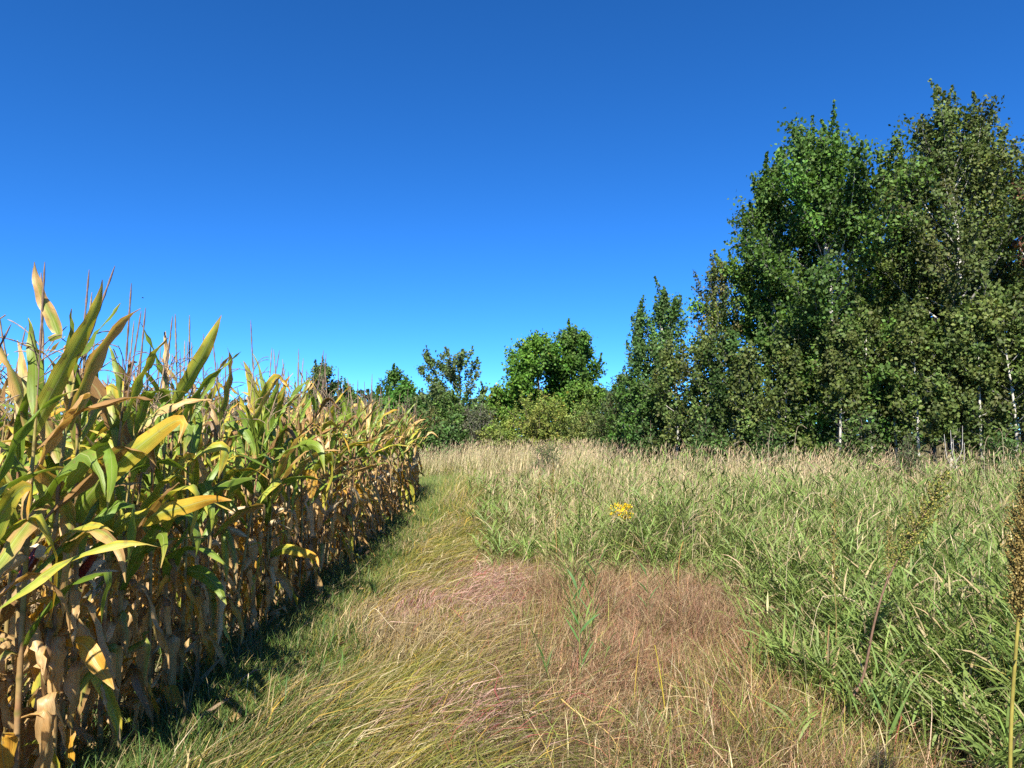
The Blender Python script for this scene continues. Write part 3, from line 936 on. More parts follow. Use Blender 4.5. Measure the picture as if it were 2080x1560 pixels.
def rise(x, y, d):
    """How tall the meadow stands: low along the path, tall on the right and farther out."""
    return smooth(-0.2, 1.3 + 1.6 * smooth(2.5, 0.0, x), d) * (1 + 0.24 * wav(x, y, 1.4, 3.0) + 0.12 * wav(x, y, 3.3))


def tree_front(x):
    """Depth at which the bushes and trees begin."""
    return np.interp(x, [-6, -2, 3, 5.5, 8, 12], [27, 27, 25.5, 19, 16.5, 15.0])


def shoots(r, x, y, H, nleaf, llen, lw, col, coltip, el=(0.75, 1.25), lean=0.22, dry=0.1, stemcol=(0.16, 0.19, 0.06), seg=3, clump=None):
    """Leafy grass shoots: a stem with long leaves in two ranks."""
    n = len(x)
    base = on_ground(x, y)
    la, lm = r.uniform(0, 6.3, n), np.abs(r.normal(0, lean, n))
    if clump is not None:
        la = clump * 6.283 * 2 + r.normal(0, 0.9, n)
    axis = np.stack([np.sin(lm) * np.cos(la), np.sin(lm) * np.sin(la), np.cos(lm)], 1)
    b = Bag()
    v, q, t, cc, _ = ribbons(base, la, math.pi / 2 - lm, 0.05, H, 0.006 * np.clip(y / 6, 1, 2.5), 2, np.asarray(stemcol) * np.ones((n, 3)), np.asarray(stemcol) * 1.1)
    b.add(v, q, t, cc)
    i = np.repeat(np.arange(n), nleaf)
    k = np.tile(np.arange(nleaf), n)
    f = 0.18 + 0.80 * (k + r.uniform(-0.3, 0.3, len(k))) / nleaf
    p = base[i] + axis[i] * (H[i] * f)[:, None]
    a = r.uniform(0, 6.3, n)[i] + math.pi * (k % 2) + r.normal(0, 0.5, len(k))
    m = len(i)
    c0 = jitter(r, n, col, 0.16, 0.05)[i] * np.exp(r.normal(0, 0.12, (m, 1)))
    c1 = c0 * 0.6 + np.asarray(coltip) * 0.4
    d = (r.uniform(0, 1, m) < dry * (1.6 - 1.2 * f))
    c0[d] = jitter(r, int(d.sum()), (0.42, 0.34, 0.18), 0.2, 0.05)
    c1[d] = c0[d]
    L_ = llen * r.uniform(0.6, 1.2, m) * (1 - 0.35 * np.abs(f - 0.55))
    v, q, t, cc, _ = ribbons(p, a, r.uniform(el[0], el[1], m), r.uniform(0.3, 1.1, m), L_, lw * r.uniform(0.7, 1.25, m) * np.clip(y[i] / 8, 1, 2), seg, c0, c1, roll=r.normal(0, 0.9, m))
    b.add(v, q, t, cc)
    return b


r = rng_of(5)
x, y = spots(r, 20000, 3.2, 17, -0.15, -0.20, 0.80)
# tussocks: pull shoots together and let each clump lean its own way
cell = 0.34
cxx, cyy = np.floor(x / cell), np.floor(y / cell)
hsh = lambda a, b_, k: (np.sin(a * 127.1 + b_ * 311.7 + k * 74.7) * 43758.5453) % 1.0
tx, ty = (cxx + hsh(cxx, cyy, 1)) * cell, (cyy + hsh(cxx, cyy, 2)) * cell
pull = 0.55 * (hsh(cxx, cyy, 3) > 0.35)
x, y = x + (tx - x) * pull, y + (ty - y) * pull
d = in_meadow(x, y)
dens = np.clip(0.34 + 0.7 * smooth(-0.05, 0.3, x / y) + 0.6 * wav(x, y, 0.9), 0.15, 1)
tong = np.exp(-((x - 0.12 - 0.075 * y) / 0.2) ** 2) * smooth(4.6, 5.2, y) * smooth(9, 8, y)
dens = np.maximum(dens * (1 - 0.75 * smooth(9, 13, y)), 1.3 * tong)
keep = (d > r.normal(0, 0.12, len(x))) & (r.uniform(0, 1, len(x)) < dens) & (y < tree_front(x) - 0.3)
x, y, d, cxx, cyy = x[keep], y[keep], d[keep], cxx[keep], cyy[keep]
Hs = (0.26 + 0.50 * rise(x, y, d) + 0.14 * smooth(7, 13, y)) * r.uniform(0.65, 1.2, len(x)) * (0.75 + 0.5 * hsh(cxx, cyy, 4))
b = shoots(r, x, y, Hs, 8, 0.30, 0.0150, (0.170, 0.258, 0.058), (0.31, 0.345, 0.095), lean=0.18, dry=0.24, clump=hsh(cxx, cyy, 5))
o = link("reed_grass", b.mesh("reed_grass", M_GRASS))
tag(o, "lush blue green leafy reed grass filling the meadow on the right", "grass", kind="stuff")

# thin green and straw blades between the shoots, all the way back
r = rng_of(6)
x, y = spots(r, 165000, 3.2, 29, 0.2, -0.30, 0.80)
d = in_meadow(x, y)
keep = (d > r.normal(-0.1, 0.2, len(x))) & (y < tree_front(x) + 1.0) & ((x > -1.95) | (y > 15.5))
x, y, d = x[keep], y[keep], d[keep]
n = len(x)
far = smooth(8, 16, y)
lefty = smooth(0.16, -0.02, x / y)
big = wav(x, y, 0.8, 1.0)
c = jitter(r, n, (0.225, 0.290, 0.060), 0.27, 0.09)
lot = r.uniform(0, 1, n)
k = lot < 0.30 + 0.15 * lefty + 0.1 * big
c[k] = jitter(r, int(k.sum()), (0.35, 0.33, 0.085), 0.22, 0.08)
k = r.uniform(0, 1, n) < np.clip(0.28 + 0.12 * far + 0.40 * smooth(-5, -1, y - tree_front(x)) + 0.25 * wav(x, y, 1.1) + 0.05 * lefty, 0.05, 0.85)
c[k] = jitter(r, int(k.sum()), (0.50, 0.40, 0.22), 0.22, 0.06)
hh = (0.20 + 0.50 * rise(x, y, d) + 0.10 * far) * r.uniform(0.45, 1.35, n) + 0.05 * wav(x, y, 0.9)
lodge = smooth(0.2, 0.9, wav(x, y, 1.7, 4.0)) * (r.uniform(0, 1, n) < 0.7)
az, el, cu = r.uniform(0, 6.3, n) * 0.6 + 2.5 + 2.0 * big, r.uniform(0.95, 1.5, n) * (1 - 0.45 * lodge), r.uniform(0.1, 1.3, n)
wd, ac, ro = r.uniform(0.0035, 0.0088, n) * np.clip(y / 7, 1, 2.8), r.normal(0, 0.4, n), r.normal(0, 0.8, n)
hh = np.clip(hh, 0.1, 2)
b = Bag()
for m, sg in ((y < 7, 3), (y >= 7, 2)):
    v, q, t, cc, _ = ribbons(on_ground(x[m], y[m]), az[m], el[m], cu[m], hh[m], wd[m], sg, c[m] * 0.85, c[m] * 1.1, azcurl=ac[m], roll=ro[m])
    b.add(v, q, t, cc)
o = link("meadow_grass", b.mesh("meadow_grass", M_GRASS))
tag(o, "green and straw coloured tangled grass across the meadow", "grass", kind="stuff")

# tall dry stems with seed heads: a pale band in front of the trees
r = rng_of(7)
x, y = spots(r, 115000, 3.6, 29, 0.45, -0.30, 0.80)
d = in_meadow(x, y)
keep = ((x > -1.95) | (y > 15.6)) & (d > 0.3) & (y < tree_front(x) + 0.8) & (r.uniform(0, 1, len(x)) < np.maximum(0.22 + 0.10 * smooth(5, 8, y), smooth(-6.5, -1.5, y - tree_front(x) + 1.2 * wav(x, y, 0.7))) * np.clip(0.75 + 0.5 * wav(x, y, 0.5, 2), 0.25, 1))
x, y, d = x[keep], y[keep], d[keep]
n = len(x)
Hs = (0.84 + 0.27 * smooth(8, 14, y)) * r.uniform(0.68, 1.14, n) * (0.45 + 0.55 * np.minimum(1, rise(x, y, d)))
c = jitter(r, n, (0.56, 0.47, 0.27), 0.2, 0.05)
az, el = r.normal(0.4, 0.9, n) - math.pi / 2 * 0, math.pi / 2 - np.abs(r.normal(0, 0.24, n))
cu = np.abs(r.normal(0.1, 0.5, n))
wd = 0.0032 * np.clip(y / 5, 1, 3.4)
v, q, t, cc, tip = ribbons(on_ground(x, y), az, el, cu, Hs, wd, 2, c * np.array([0.75, 0.85, 0.7]), c, wmin=1, taper=9)
b = Bag()
b.add(v, q, t, cc)
e2 = el - cu
cs = jitter(r, n, (0.52, 0.41, 0.25), 0.25, 0.06)
for turn in (0, 1.4):
    v, q, t, cc, _ = ribbons(tip - np.stack([np.cos(e2) * np.cos(az), np.cos(e2) * np.sin(az), np.sin(e2)], 1) * 0.03, az, e2, 0.25, r.uniform(0.08, 0.16, n),
                             r.uniform(0.005, 0.010, n) * np.clip(y / 9, 1, 1.7), 2, cs, cs, roll=turn, wmin=0.3)
    b.add(v, q, t, cc)
o = link("dry_stems", b.mesh("dry_stems", M_DRY))
tag(o, "tall pale dry grass stems with seed heads, thickest in front of the trees", "grass", kind="stuff")

# ---------------------------------------------------------------- corn
def leaf_geo(P, side, W, r, kind, vdepth=0.25, wave=0.006, cols=4, tint=1.0):
    """A corn leaf along P with sideways directions; folded at the midrib, wavy at its margins."""
    n = len(P)
    t = np.linspace(0, 1, n)
    tan = np.gradient(P, axis=0)
    tan /= np.linalg.norm(tan, axis=1, keepdims=True) + 1e-9
    side = side - tan * np.sum(side * tan, 1, keepdims=True)
    side /= np.linalg.norm(side, axis=1, keepdims=True) + 1e-9
    nor = np.cross(side, tan)
    w = 0.5 * W * (0.42 + 0.58 * np.minimum(1, t / 0.22)) * np.where(t > 0.35, 1 - ((t - 0.35) / 0.65).clip(0, 1) ** 2.1, 1.0)
    w = np.maximum(w, 0.0015)
    u = np.linspace(-1, 1, cols + 1)
    ph = r.uniform(0, 6.3, 2)
    fr = r.uniform(11, 24)
    ruff = np.where(u[None, :] < 0, np.sin(fr * t + ph[0])[:, None], np.sin(fr * 1.15 * t + ph[1])[:, None]) * np.abs(u)[None] ** 2 * wave * np.sqrt(np.sin(np.pi * t.clip(0.02, 0.98)))[:, None]
    V = P[:, None] + side[:, None] * (u[None, :, None] * w[:, None, None]) + nor[:, None] * ((np.abs(u)[None] * w[:, None] * vdepth + ruff)[..., None])
    if kind in ("dry", "brown"):
        V = V + r.normal(0, 0.0035, V.shape)
    T, U = np.meshgrid(t, u, indexing='ij')
    A = np.abs(U)
    nz = 0.5 + 0.5 * np.sin(T * r.uniform(6, 14) + U * r.uniform(-3, 3) + r.uniform(0, 6)) * np.sin(T * 23 * r.uniform(0.6, 1.3) + U * 4 + r.uniform(0, 6))
    green = np.array([0.115, 0.195, 0.022]) * tint * np.exp(r.normal(0, 0.16))
    lime = np.array([0.29, 0.335, 0.045]) * tint
    yel, ora = np.array([0.52, 0.38, 0.045]), np.array([0.50, 0.22, 0.025])
    tan_, brn, pale = np.array([0.47, 0.285, 0.110]), np.array([0.19, 0.10, 0.038]), np.array([0.62, 0.45, 0.225])
    dk = np.exp(r.normal(0, 0.18))
    if kind == "green":
        C = mixc(green, lime, np.clip(0.08 + 0.35 * nz * A + 0.5 * np.maximum(0, T - 0.6) + r.uniform(-0.15, 0.2), 0, 1))
        C = mixc(C, yel, np.clip((T - 0.85) * 4 + (A - 0.9) * 1.5 * nz, 0, 0.8)) if r.random() < 0.6 else C
        if r.random() < 0.5:
            C = mixc(C, tan_, np.clip((T - 0.9) * 9, 0, 1))
    elif kind == "lime":
        C = mixc(lime, green, np.clip(0.3 * nz + r.uniform(-0.2, 0.2), 0, 1))
        C = mixc(C, yel, np.clip(A * 1.1 + T * 0.9 - 1.0 + 0.4 * nz, 0, 0.9))
        C = mixc(C, tan_, np.clip((T - 0.88) * 8, 0, 1))
    elif kind == "turning":
        s = r.uniform(-0.25, 0.25)
        C = mixc(green, lime, np.clip(0.3 + 0.5 * T + 0.3 * A, 0, 1))
        C = mixc(C, yel, np.clip(A * 0.8 + T * 1.5 - 0.85 + 0.4 * nz + s, 0, 1))
        C = mixc(C, ora, np.clip((T - 0.55) * 1.8 + 0.4 * (A - 0.4) + s, 0, 0.85))
        C = mixc(C, tan_, np.clip((T - 0.92) * 10, 0, 1))
    elif kind == "orange":
        C = mixc(yel, ora, np.clip(0.4 + 0.6 * nz, 0, 1))
        C = mixc(C, tan_, np.clip(A * 0.7 - 0.2 + (T - 0.8) * 2, 0, 0.8))
    elif kind == "half":
        s = r.uniform(-0.2, 0.25)
        C = mixc(lime, green, nz)
        C = mixc(C, tan_ * dk, np.clip(A * 1.6 + T * 1.8 - 1.2 + 0.6 * nz + s, 0, 1))
        C = mixc(C, brn, np.clip((nz - 0.75) * 2 * T, 0, 0.6))
    elif kind == "brown":
        C = mixc(tan_ * 0.75, brn, np.clip(0.35 + 0.6 * nz, 0, 1)) * dk
    else:
        C = mixc(tan_ * dk, pale * min(dk, 1.05), np.clip(nz * 0.9 - 0.2, 0, 1))
        C = mixc(C, brn, np.clip((nz - 0.6) * 1.5 * r.random() + (T - 0.85) * 2 * r.random(), 0, 0.8))
        C = mixc(C, ora * 0.9, np.clip(r.random() - 0.75, 0, 1) * np.ones_like(T) * 1.6)
    k = cols + 1
    i = np.arange(n * k).reshape(n, k)
    q = np.stack([i[:-1, :-1], i[:-1, 1:], i[1:, 1:], i[1:, :-1]], -1).reshape(-1, 4)
    UV = np.stack([(U + 1) / 2, T], -1).reshape(-1, 2)
    return V.reshape(-1, 3), q, np.clip(C, 0.004, 0.9).reshape(-1, 3), UV


def leaf_path(r, base, az, e0, curl, L, n, power=1.5, fold=None, twist=0.0, sway=0.0):
    P = [np.asarray(base, float)]
    S = []
    for s in range(n):
        t = (s + 0.5) / n
        e = e0 - curl * t ** power
        if fold and t > fold[0]:
            e -= fold[1] * min(1, (t - fold[0]) * n / 1.2)
            e = max(e, -1.75)
        a = az + sway * t * t
        d = np.array([math.cos(e) * math.cos(a), math.cos(e) * math.sin(a), math.sin(e)])
        P.append(P[-1] + d * L / n)
    P = np.array(P)
    tan = np.gradient(P, axis=0)
    tan /= np.linalg.norm(tan, axis=1, keepdims=True)
    h = np.tile([-math.sin(az), math.cos(az), 0.0], (n + 1, 1))
    o = np.cross(tan, h)
    tw = twist * np.linspace(0, 1, n + 1) ** 1.2
    return P, h * np.cos(tw)[:, None] + o * np.sin(tw)[:, None]


def corn_variant(seed, dryness, Hs, lod=0, ear=True, bare=False):
    """Shapes of one corn plant: list of (name, geometry bag, material)."""
    r = rng_of(seed)
    parts = []
    seg, cols = (13, 4) if lod == 0 else (6, 2)
    nodes = 12
    zz = np.linspace(0, Hs, 16)
    bend = 0.03 * np.sin(zz * r.uniform(1, 2.5) + r.uniform(0, 6)) * zz
    bx, by = math.cos(seed) * bend, math.sin(seed) * bend
    axis = lambda z: np.array([np.interp(z, zz, bx), np.interp(z, zz, by), z])
    # stalk with swollen nodes
    zn = np.linspace(0.05, Hs * 0.96, nodes + 1)
    if lod == 0:
        zs = np.sort(np.concatenate([[0], zn - 0.022, zn, zn + 0.022, [Hs]])).clip(0, Hs)
    else:
        zs = np.linspace(0, Hs, 5)
    rad = np.interp(zs, [0, 0.5, Hs * 0.7, Hs], [0.0135, 0.0125, 0.009, 0.0045])
    if lod == 0:
        rad = rad * np.where(np.isin(zs, zn), 1.22, 1.0)
    v, q = tubes(np.array([axis(z) for z in zs])[None], rad[None], 7 if lod == 0 else 4)
    straw, yg, red = np.array([0.38, 0.25, 0.11]), np.array([0.31, 0.29, 0.055]), np.array([0.26, 0.09, 0.06])
    ring = np.repeat(np.arange(len(zs)), 7 if lod == 0 else 4)
    mixr = r.random(len(zs))
    c = mixc(straw, yg, np.clip((1 - dryness) * mixr * 1.2, 0, 1))
    c = mixc(c, red, np.clip(r.random(len(zs)) * 1.6 - 0.9, 0, 0.8) * (zs > 0.3))
    if lod == 0:
        c = np.where(np.isin(zs, zn)[:, None], c * 0.55, c)
    b = Bag()
    b.add(v, q, c=c[ring])
    parts.append(("stalk", b, M_STALK))
    az0 = r.uniform(0, 6.3)
    for i_ in range(nodes):
        f = i_ / (nodes - 1)
        z = 0.14 + (Hs * 0.95 - 0.14) * f ** 0.95
        az = az0 + math.pi * (i_ % 2) + r.normal(0, 0.45)
        base = axis(z)
        base = base + 0.010 * np.array([math.cos(az), math.sin(az), 0])
        x_ = r.random()
        hang = f < 0.36 + 0.28 * dryness + r.normal(0, 0.06)
        if bare and i_ < 2:
            continue
        if hang:
            kind = "dry" if x_ < 0.58 else ("orange" if x_ < 0.68 else ("brown" if x_ < 0.78 else ("half" if x_ < 0.92 else "lime")))
            L = r.uniform(0.34, 0.72)
            P, S = leaf_path(r, base, az, r.uniform(0.2, 1.0), r.uniform(0.2, 0.7), L, seg, 1, (r.uniform(0.08, 0.28), r.uniform(1.4, 2.1)), r.normal(0, 1.6), r.normal(0, 1.0))
            W, vd, wv = r.uniform(0.035, 0.090), r.uniform(0.15, 0.9), 0.014
        else:
            if x_ < dryness * 0.75:
                kind = ["dry", "half", "turning", "half", "brown"][int(r.integers(0, 5))]
            else:
                y_ = r.random()
                kind = "green" if y_ < 0.64 else ("lime" if y_ < 0.84 else ("turning" if y_ < 0.95 else "half"))
            topness = max(0, (f - 0.72) / 0.28)
            L = (r.uniform(0.68, 0.92) if topness == 0 else r.uniform(0.55, 0.78) - 0.12 * topness)
            e0 = r.uniform(0.75, 1.2) + 0.25 * topness
            curl = r.uniform(0.7, 2.4) * (1 - 0.70 * topness)
            fold = (r.uniform(0.35, 0.8), r.uniform(0.9, 2.0)) if r.random() < (0.34 if kind in ("green", "lime") else 0.6) * (1 - 0.5 * topness) else None
            P, S = leaf_path(r, base, az, e0, curl, L, seg, r.uniform(1.3, 2.2), fold, r.normal(0, 0.9), r.normal(0, 0.5))
            W = r.uniform(0.056, 0.092) * (1 - 0.3 * topness)
            vd, wv = r.uniform(0.15, 0.55), 0.013
            if kind in ("dry", "brown"):
                W, vd = W * 0.75, r.uniform(0.3, 0.9)
        v, q, c, uv = leaf_geo(P, S, W, r, kind, vd, wv, cols)
        b = Bag()
        b.add(v, q, c=c, u=uv)
        parts.append(("leaf", b, M_CORN))
    # withered lower leaves and loose sheaths that hug the stalk
    for j in range(4 if lod == 0 else 2):
        z = r.uniform(0.25, 1.0)
        az = r.uniform(0, 6.3)
        base = axis(z) + 0.012 * np.array([math.cos(az), math.sin(az), 0])
        kind = ["dry", "dry", "brown", "orange", "dry", "half"][int(r.integers(0, 6))]
        P, S = leaf_path(r, base, az, r.uniform(0.3, 1.2), r.uniform(0.2, 0.6), r.uniform(0.25, 0.6), seg, 1, (r.uniform(0.05, 0.3), r.uniform(1.5, 2.4)), r.normal(0, 1.8), r.normal(0, 1.2))
        v, q, c, uv = leaf_geo(P, S, r.uniform(0.022, 0.075), r, kind, r.uniform(0.2, 1.2), 0.016, cols)
        b = Bag()
        b.add(v, q, c=c, u=uv)
        parts.append(("leaf", b, M_CORN))
    # tassel
    b = Bag()
    p0 = axis(Hs)
    lean = r.normal(0, 0.06, 2)
    tl = r.uniform(0.46, 0.62)
    sp = np.array([p0 + np.array([lean[0] * s, lean[1] * s, s * tl]) for s in np.linspace(0, 1, 16)])
    tr = np.where(np.arange(16) < 6, 0.0025, 0.0058) * np.where((np.arange(16) > 6) & (np.arange(16) % 2 == 0), 0.62, 1.0)
    tr[-3:] = (0.005, 0.0038, 0.0015)
    tc = np.array([0.20, 0.14, 0.11]) if r.random() < 0.6 else np.array([0.34, 0.25, 0.16])
    v, q = tubes(sp[None], tr[None], 5 if lod == 0 else 3)
    b.add(v, q, c=tc * (0.75 + 0.5 * r.random((len(v), 1))))
    nbch = int(r.integers(4, 9))
    PA = []
    for k in range(nbch):
        a = k * 2.4 + r.normal(0, 0.3)
        s0 = p0 + np.array([lean[0], lean[1], tl]) * (0.12 + 0.26 * k / nbch)
        e0, cu = r.uniform(0.6, 1.25), r.uniform(0.0, 1.3)
        pts = [s0]
        Lb = r.uniform(0.13, 0.24)
        for s in range(9):
            e = e0 - cu * (s / 8) ** 1.3
            pts.append(pts[-1] + Lb / 9 * np.array([math.cos(e) * math.cos(a), math.cos(e) * math.sin(a), math.sin(e)]))
        PA.append(pts)
    rb = np.array([0.0016, 0.0018, 0.0032, 0.002, 0.0032, 0.002, 0.0032, 0.002, 0.003, 0.001])
    v, q = tubes(np.array(PA), np.tile(rb, (nbch, 1)), 4 if lod == 0 else 3)
    b.add(v, q, c=tc * 1.1 * (0.75 + 0.5 * r.random((len(v), 1))))
    parts.append(("tassel", b, M_TASSEL))
    if ear and lod == 0:
        parts += [("ear", ear_bag(r, axis(r.uniform(0.82, 1.1)), r.uniform(0, 6.3), r.uniform(-1.2, 1.25)), M_HUSK)]
    return parts


def ear_bag(r, base, az, el, L=None, green=0.0):
    """A husked ear on a short shank, husk tips flaring at the end."""
    L = L or r.uniform(0.17, 0.24)
    d = np.array([math.cos(el) * math.cos(az), math.cos(el) * math.sin(az), math.sin(el)])
    out = np.array([math.cos(az), math.sin(az), 0.2])
    s = np.linspace(0, 1, 9)
    P = np.array([base + out * 0.03 * min(1, k * 5) + d * L * k for k in s])
    rad = 0.029 * np.array([0.3, 0.75, 0.98, 1.05, 1.0, 0.88, 0.66, 0.4, 0.12])
    b = Bag()
    v, q = tubes(P[None], rad[None], 10)
    tan_ = np.array([0.50, 0.39, 0.23])
    c = mixc(tan_, np.array([0.30, 0.33, 0.09]), green * np.ones(len(v)))
    stripe = 0.8 + 0.35 * (np.tile(np.arange(10), 9) % 3 == 0)
    b.add(v, q, c=c * stripe[:, None] * (0.85 + 0.3 * r.random((len(v), 1))))
    n = 6
    a = np.arange(n) * 1.05
    bs = P[5] + r.normal(0, 0.012, (n, 3))
    e = el + r.normal(0, 0.35, n)
    cs = jitter(r, n, (0.52, 0.41, 0.25), 0.15, 0.03)
    v, q, t, cc, _ = ribbons(bs, az + r.normal(0, 0.35, n), e, r.normal(0, 0.6, n), r.uniform(0.09, 0.18, n), r.uniform(0.014, 0.026, n), 4, cs, cs, roll=a)
    b.add(v, q, t, cc)
    return b


def bag_mesh(name, b, mat):
    return b.mesh(name, mat, True, True)


NV = 20
variants = []
for k in range(NV):
    dr = [0.2, 0.3, 0.4, 0.25, 0.5, 0.35, 0.2, 0.45, 0.3, 0.4, 0.25, 0.55][k] if k < 12 else 0.72 + 0.035 * (k - 12)
    rr = rng_of(900 + k)
    variants.append([(nm, bag_mesh(nm, b, m), m) for nm, b, m in corn_variant(500 + k, dr, rr.uniform(1.74, 1.92), 0, ear=(k % 5 != 0))])
FIELD_END = 15.3
ROWS = "corn plants in rows along the left"


def add_corn(x, y, k, label, rz, sc, parts=None):
    t = thing("corn_plant", label, "corn plant", (x, y, float(height(x, y)) - 0.01), rz, ROWS, sc)
    if parts is None:
        t.rotation_euler = (r.normal(0, 0.05), r.normal(0, 0.05), rz)
    for nm, me, _ in parts or variants[k]:
        link(nm, me, t)
    return t


# a few plants at the front carry leaves that stand out in the photograph
HERO = [  # label, leaves: (kind, width, pixel path, how far each step comes towards the path)
    ("corn plant whose broad leaf arches up and out with an orange tip, front row", [("turning", 0.098, [(158, 1062), (180, 1005), (255, 930), (325, 874), (362, 853), (374, 862), (362, 900)], 0.045)]),
    ("corn plant with a long yellow orange leaf held out level over the row", [("turning", 0.09, [(222, 1092), (250, 1062), (300, 1048), (370, 1030), (430, 1014), (470, 1016)], 0.05)]),
    ("corn plant with a dark withered leaf bent sharply down at its middle", [("brown", 0.10, [(262, 905), (225, 840), (192, 785), (168, 758), (150, 770), (128, 806)], 0.03)]),
    ("corn plant with a tall bright leaf rising like a spear above the tops", [("lime", 0.075, [(66, 885), (95, 820), (140, 735), (182, 655), (203, 600), (208, 568)], 0.02), ("half", 0.055, [(122, 690), (108, 650), (85, 600), (73, 560), (70, 532)], 0.0)]),
    ("corn plant with a tall green leaf standing up behind the arching one", [("lime", 0.085, [(352, 822), (385, 770), (415, 715), (435, 672), (450, 640)], 0.02)]),
    ("corn plant with a glowing orange leaf hanging near the ground, far left", [("orange", 0.085, [(120, 1236), (104, 1262), (80, 1318), (70, 1385)], 0.03), ("orange", 0.075, [(146, 1306), (172, 1312), (204, 1358), (232, 1400)], 0.04)]),
    ("corn plant with a drooping shiny green leaf low in the row's shade", [("green", 0.085, [(374, 1160), (408, 1163), (440, 1190), (460, 1228)], 0.06)]),
    ("corn plant with a low arched leaf turning yellow at its tip", [("turning", 0.085, [(545, 1132), (575, 1114), (612, 1121), (640, 1132), (648, 1152)], 0.05)]),
    ("corn plant with a broad green leaf folding over at shoulder height", [("green", 0.10, [(548, 985), (585, 935), (622, 905), (648, 912), (660, 962)], 0.05)]),
    ("corn plant with two upright broad leaves fanning from a pale stalk", [("lime", 0.10, [(548, 880), (522, 815), (503, 750), (494, 733)], 0.02), ("green", 0.105, [(550, 925), (548, 850), (560, 800), (566, 770)], 0.03), ("green", 0.10, [(546, 935), (515, 880), (492, 842), (478, 832)], 0.03)]),
    ("corn plant with a grey brown leaf hanging limp, its midrib yellow", [("dry", 0.10, [(452, 1050), (430, 1000), (405, 950), (385, 915), (372, 912)], 0.05)]),
    ("corn plant with an orange leaf folded against its pale stalk", [("orange", 0.10, [(612, 960), (630, 965), (634, 985), (630, 1028)], 0.03)]),
]
taken = []
for k, (lab, leaves) in enumerate(HERO):
    px0 = leaves[0][2][0][0]
    dep = 2.02 * F_PX / (CX - px0)
    r = rng_of(1200 + k)
    base = at(leaves[0][2][0][0], leaves[0][2][0][1], dep)
    parts = corn_variant(1300 + k, 0.3 if k != 10 else 0.5, r.uniform(1.75, 1.9), 0, ear=k in (3, 7, 9))
    plist = [(nm, bag_mesh(nm, b, m), m) for nm, b, m in parts]
    gz = float(height(base[0], base[1])) - 0.01
    for kind, W, path, step in leaves:
        pts = [at(px, py, dep - step * j) for j, (px, py) in enumerate(path)]
        P = spline(pts, 20)
        P = P - np.array([base[0], base[1], gz])
        P[0, :2] *= 0.5
        tan = np.gradient(P, axis=0)
        view = P + np.array([base[0], base[1], gz]) - EYE
        S = np.cross(tan, view)                      # blade turned mostly towards the path, tilted
        S /= np.linalg.norm(S, axis=1, keepdims=True)
        vd = view / np.linalg.norm(view, axis=1, keepdims=True)
        tilt = 0.5 * np.sin(np.linspace(0, 3, 20) + k)
        S = S * np.cos(tilt)[:, None] + vd * np.sin(tilt)[:, None]
        v, q, c, uv = leaf_geo(P, S, W, r, kind, 0.28, 0.006, 6)
        b = Bag()
        b.add(v, q, c=c, u=uv)
        plist.append(("leaf", bag_mesh("leaf", b, M_CORN), M_CORN))
    add_corn(base[0], base[1], 0, lab, 0.0, 1.0, plist)
    taken.append((base[0], base[1]))

# two plants whose husks have opened over dark red cobs


def cob_bag(L=0.17):
    b = Bag()
    n, m = 22, 14
    s = np.linspace(0, 1, n)
    P = np.stack([0 * s, 0 * s, s * L], 1)
    rad = 0.0215 * np.sqrt(np.clip(1 - (s * 0.93) ** 4, 0.02, 1)) * (1 - 0.10 * (np.arange(n) % 2))
    v, q = tubes(P[None], rad[None], m * 2)
    k = np.tile(np.arange(m * 2), n)
    v[:, :2] *= (1 - 0.09 * (k % 2))[:, None]
    c = np.tile([0.19, 0.018, 0.016], (len(v), 1)) * rng_of(5).uniform(0.6, 1.4, (len(v), 1))
    tipm = v[:, 2] > L * 0.88
    c[tipm] = (0.62, 0.52, 0.42)
    b.add(v, q, c=c)
    return b


def open_ear(name, label, px, py, depth, aim, seed, husks):
    """A corn plant with an opened ear: cob and peeled husks."""
    r = rng_of(seed)
    p = at(px, py, depth)
    d = at(aim[0], aim[1], depth - 0.03) - p
    d /= np.linalg.norm(d)
    parts = corn_variant(seed, 0.45, 1.8, 0, ear=False)
    plist = [(nm, bag_mesh(nm, b, m), m) for nm, b, m in parts]
    gz = float(height(p[0], p[1])) - 0.01
    sx = p[0] - 0.05
    t = add_corn(sx, p[1], 0, label, 0.0, 1.0, plist)
    e = bpy.data.objects.new("ear", None)
    COL.objects.link(e)
    e.parent = t
    e.location = (p[0] - sx, 0, p[2] - gz)
    e.rotation_euler = Vector(d).to_track_quat('Z', 'Y').to_euler()
    link("cob", cob_bag().mesh("cob", M_COB, True), e)
    for h in range(husks):
        a = h * 6.283 / husks
        base = np.array([[0.016 * math.cos(a), 0.016 * math.sin(a), -0.01]])
        c = jitter(r, 1, (0.58, 0.47, 0.29), 0.12, 0.03)
        bb = Bag()
        v, q, tt_, cc, _ = ribbons(base, a, r.uniform(0.9, 1.45), r.uniform(0.6, 2.6), r.uniform(0.13, 0.21), r.uniform(0.03, 0.045), 7, c, c * 0.92, azcurl=r.normal(0, 0.4), wmin=0.7)
        bb.add(v, q, tt_, cc)
        link("husk", bb.mesh("husk", M_HUSK, True), e)
    return sx, p[1]


taken.append(open_ear("corn_plant", "corn plant with husks peeled back from an upright dark red cob", 160, 1172, 3.38, (196, 1118), 1501, 7))
taken.append(open_ear("corn_plant", "corn plant with a dark red cob hanging tip down in shadow at the far left", 82, 1112, 3.05, (58, 1150), 1502, 5))

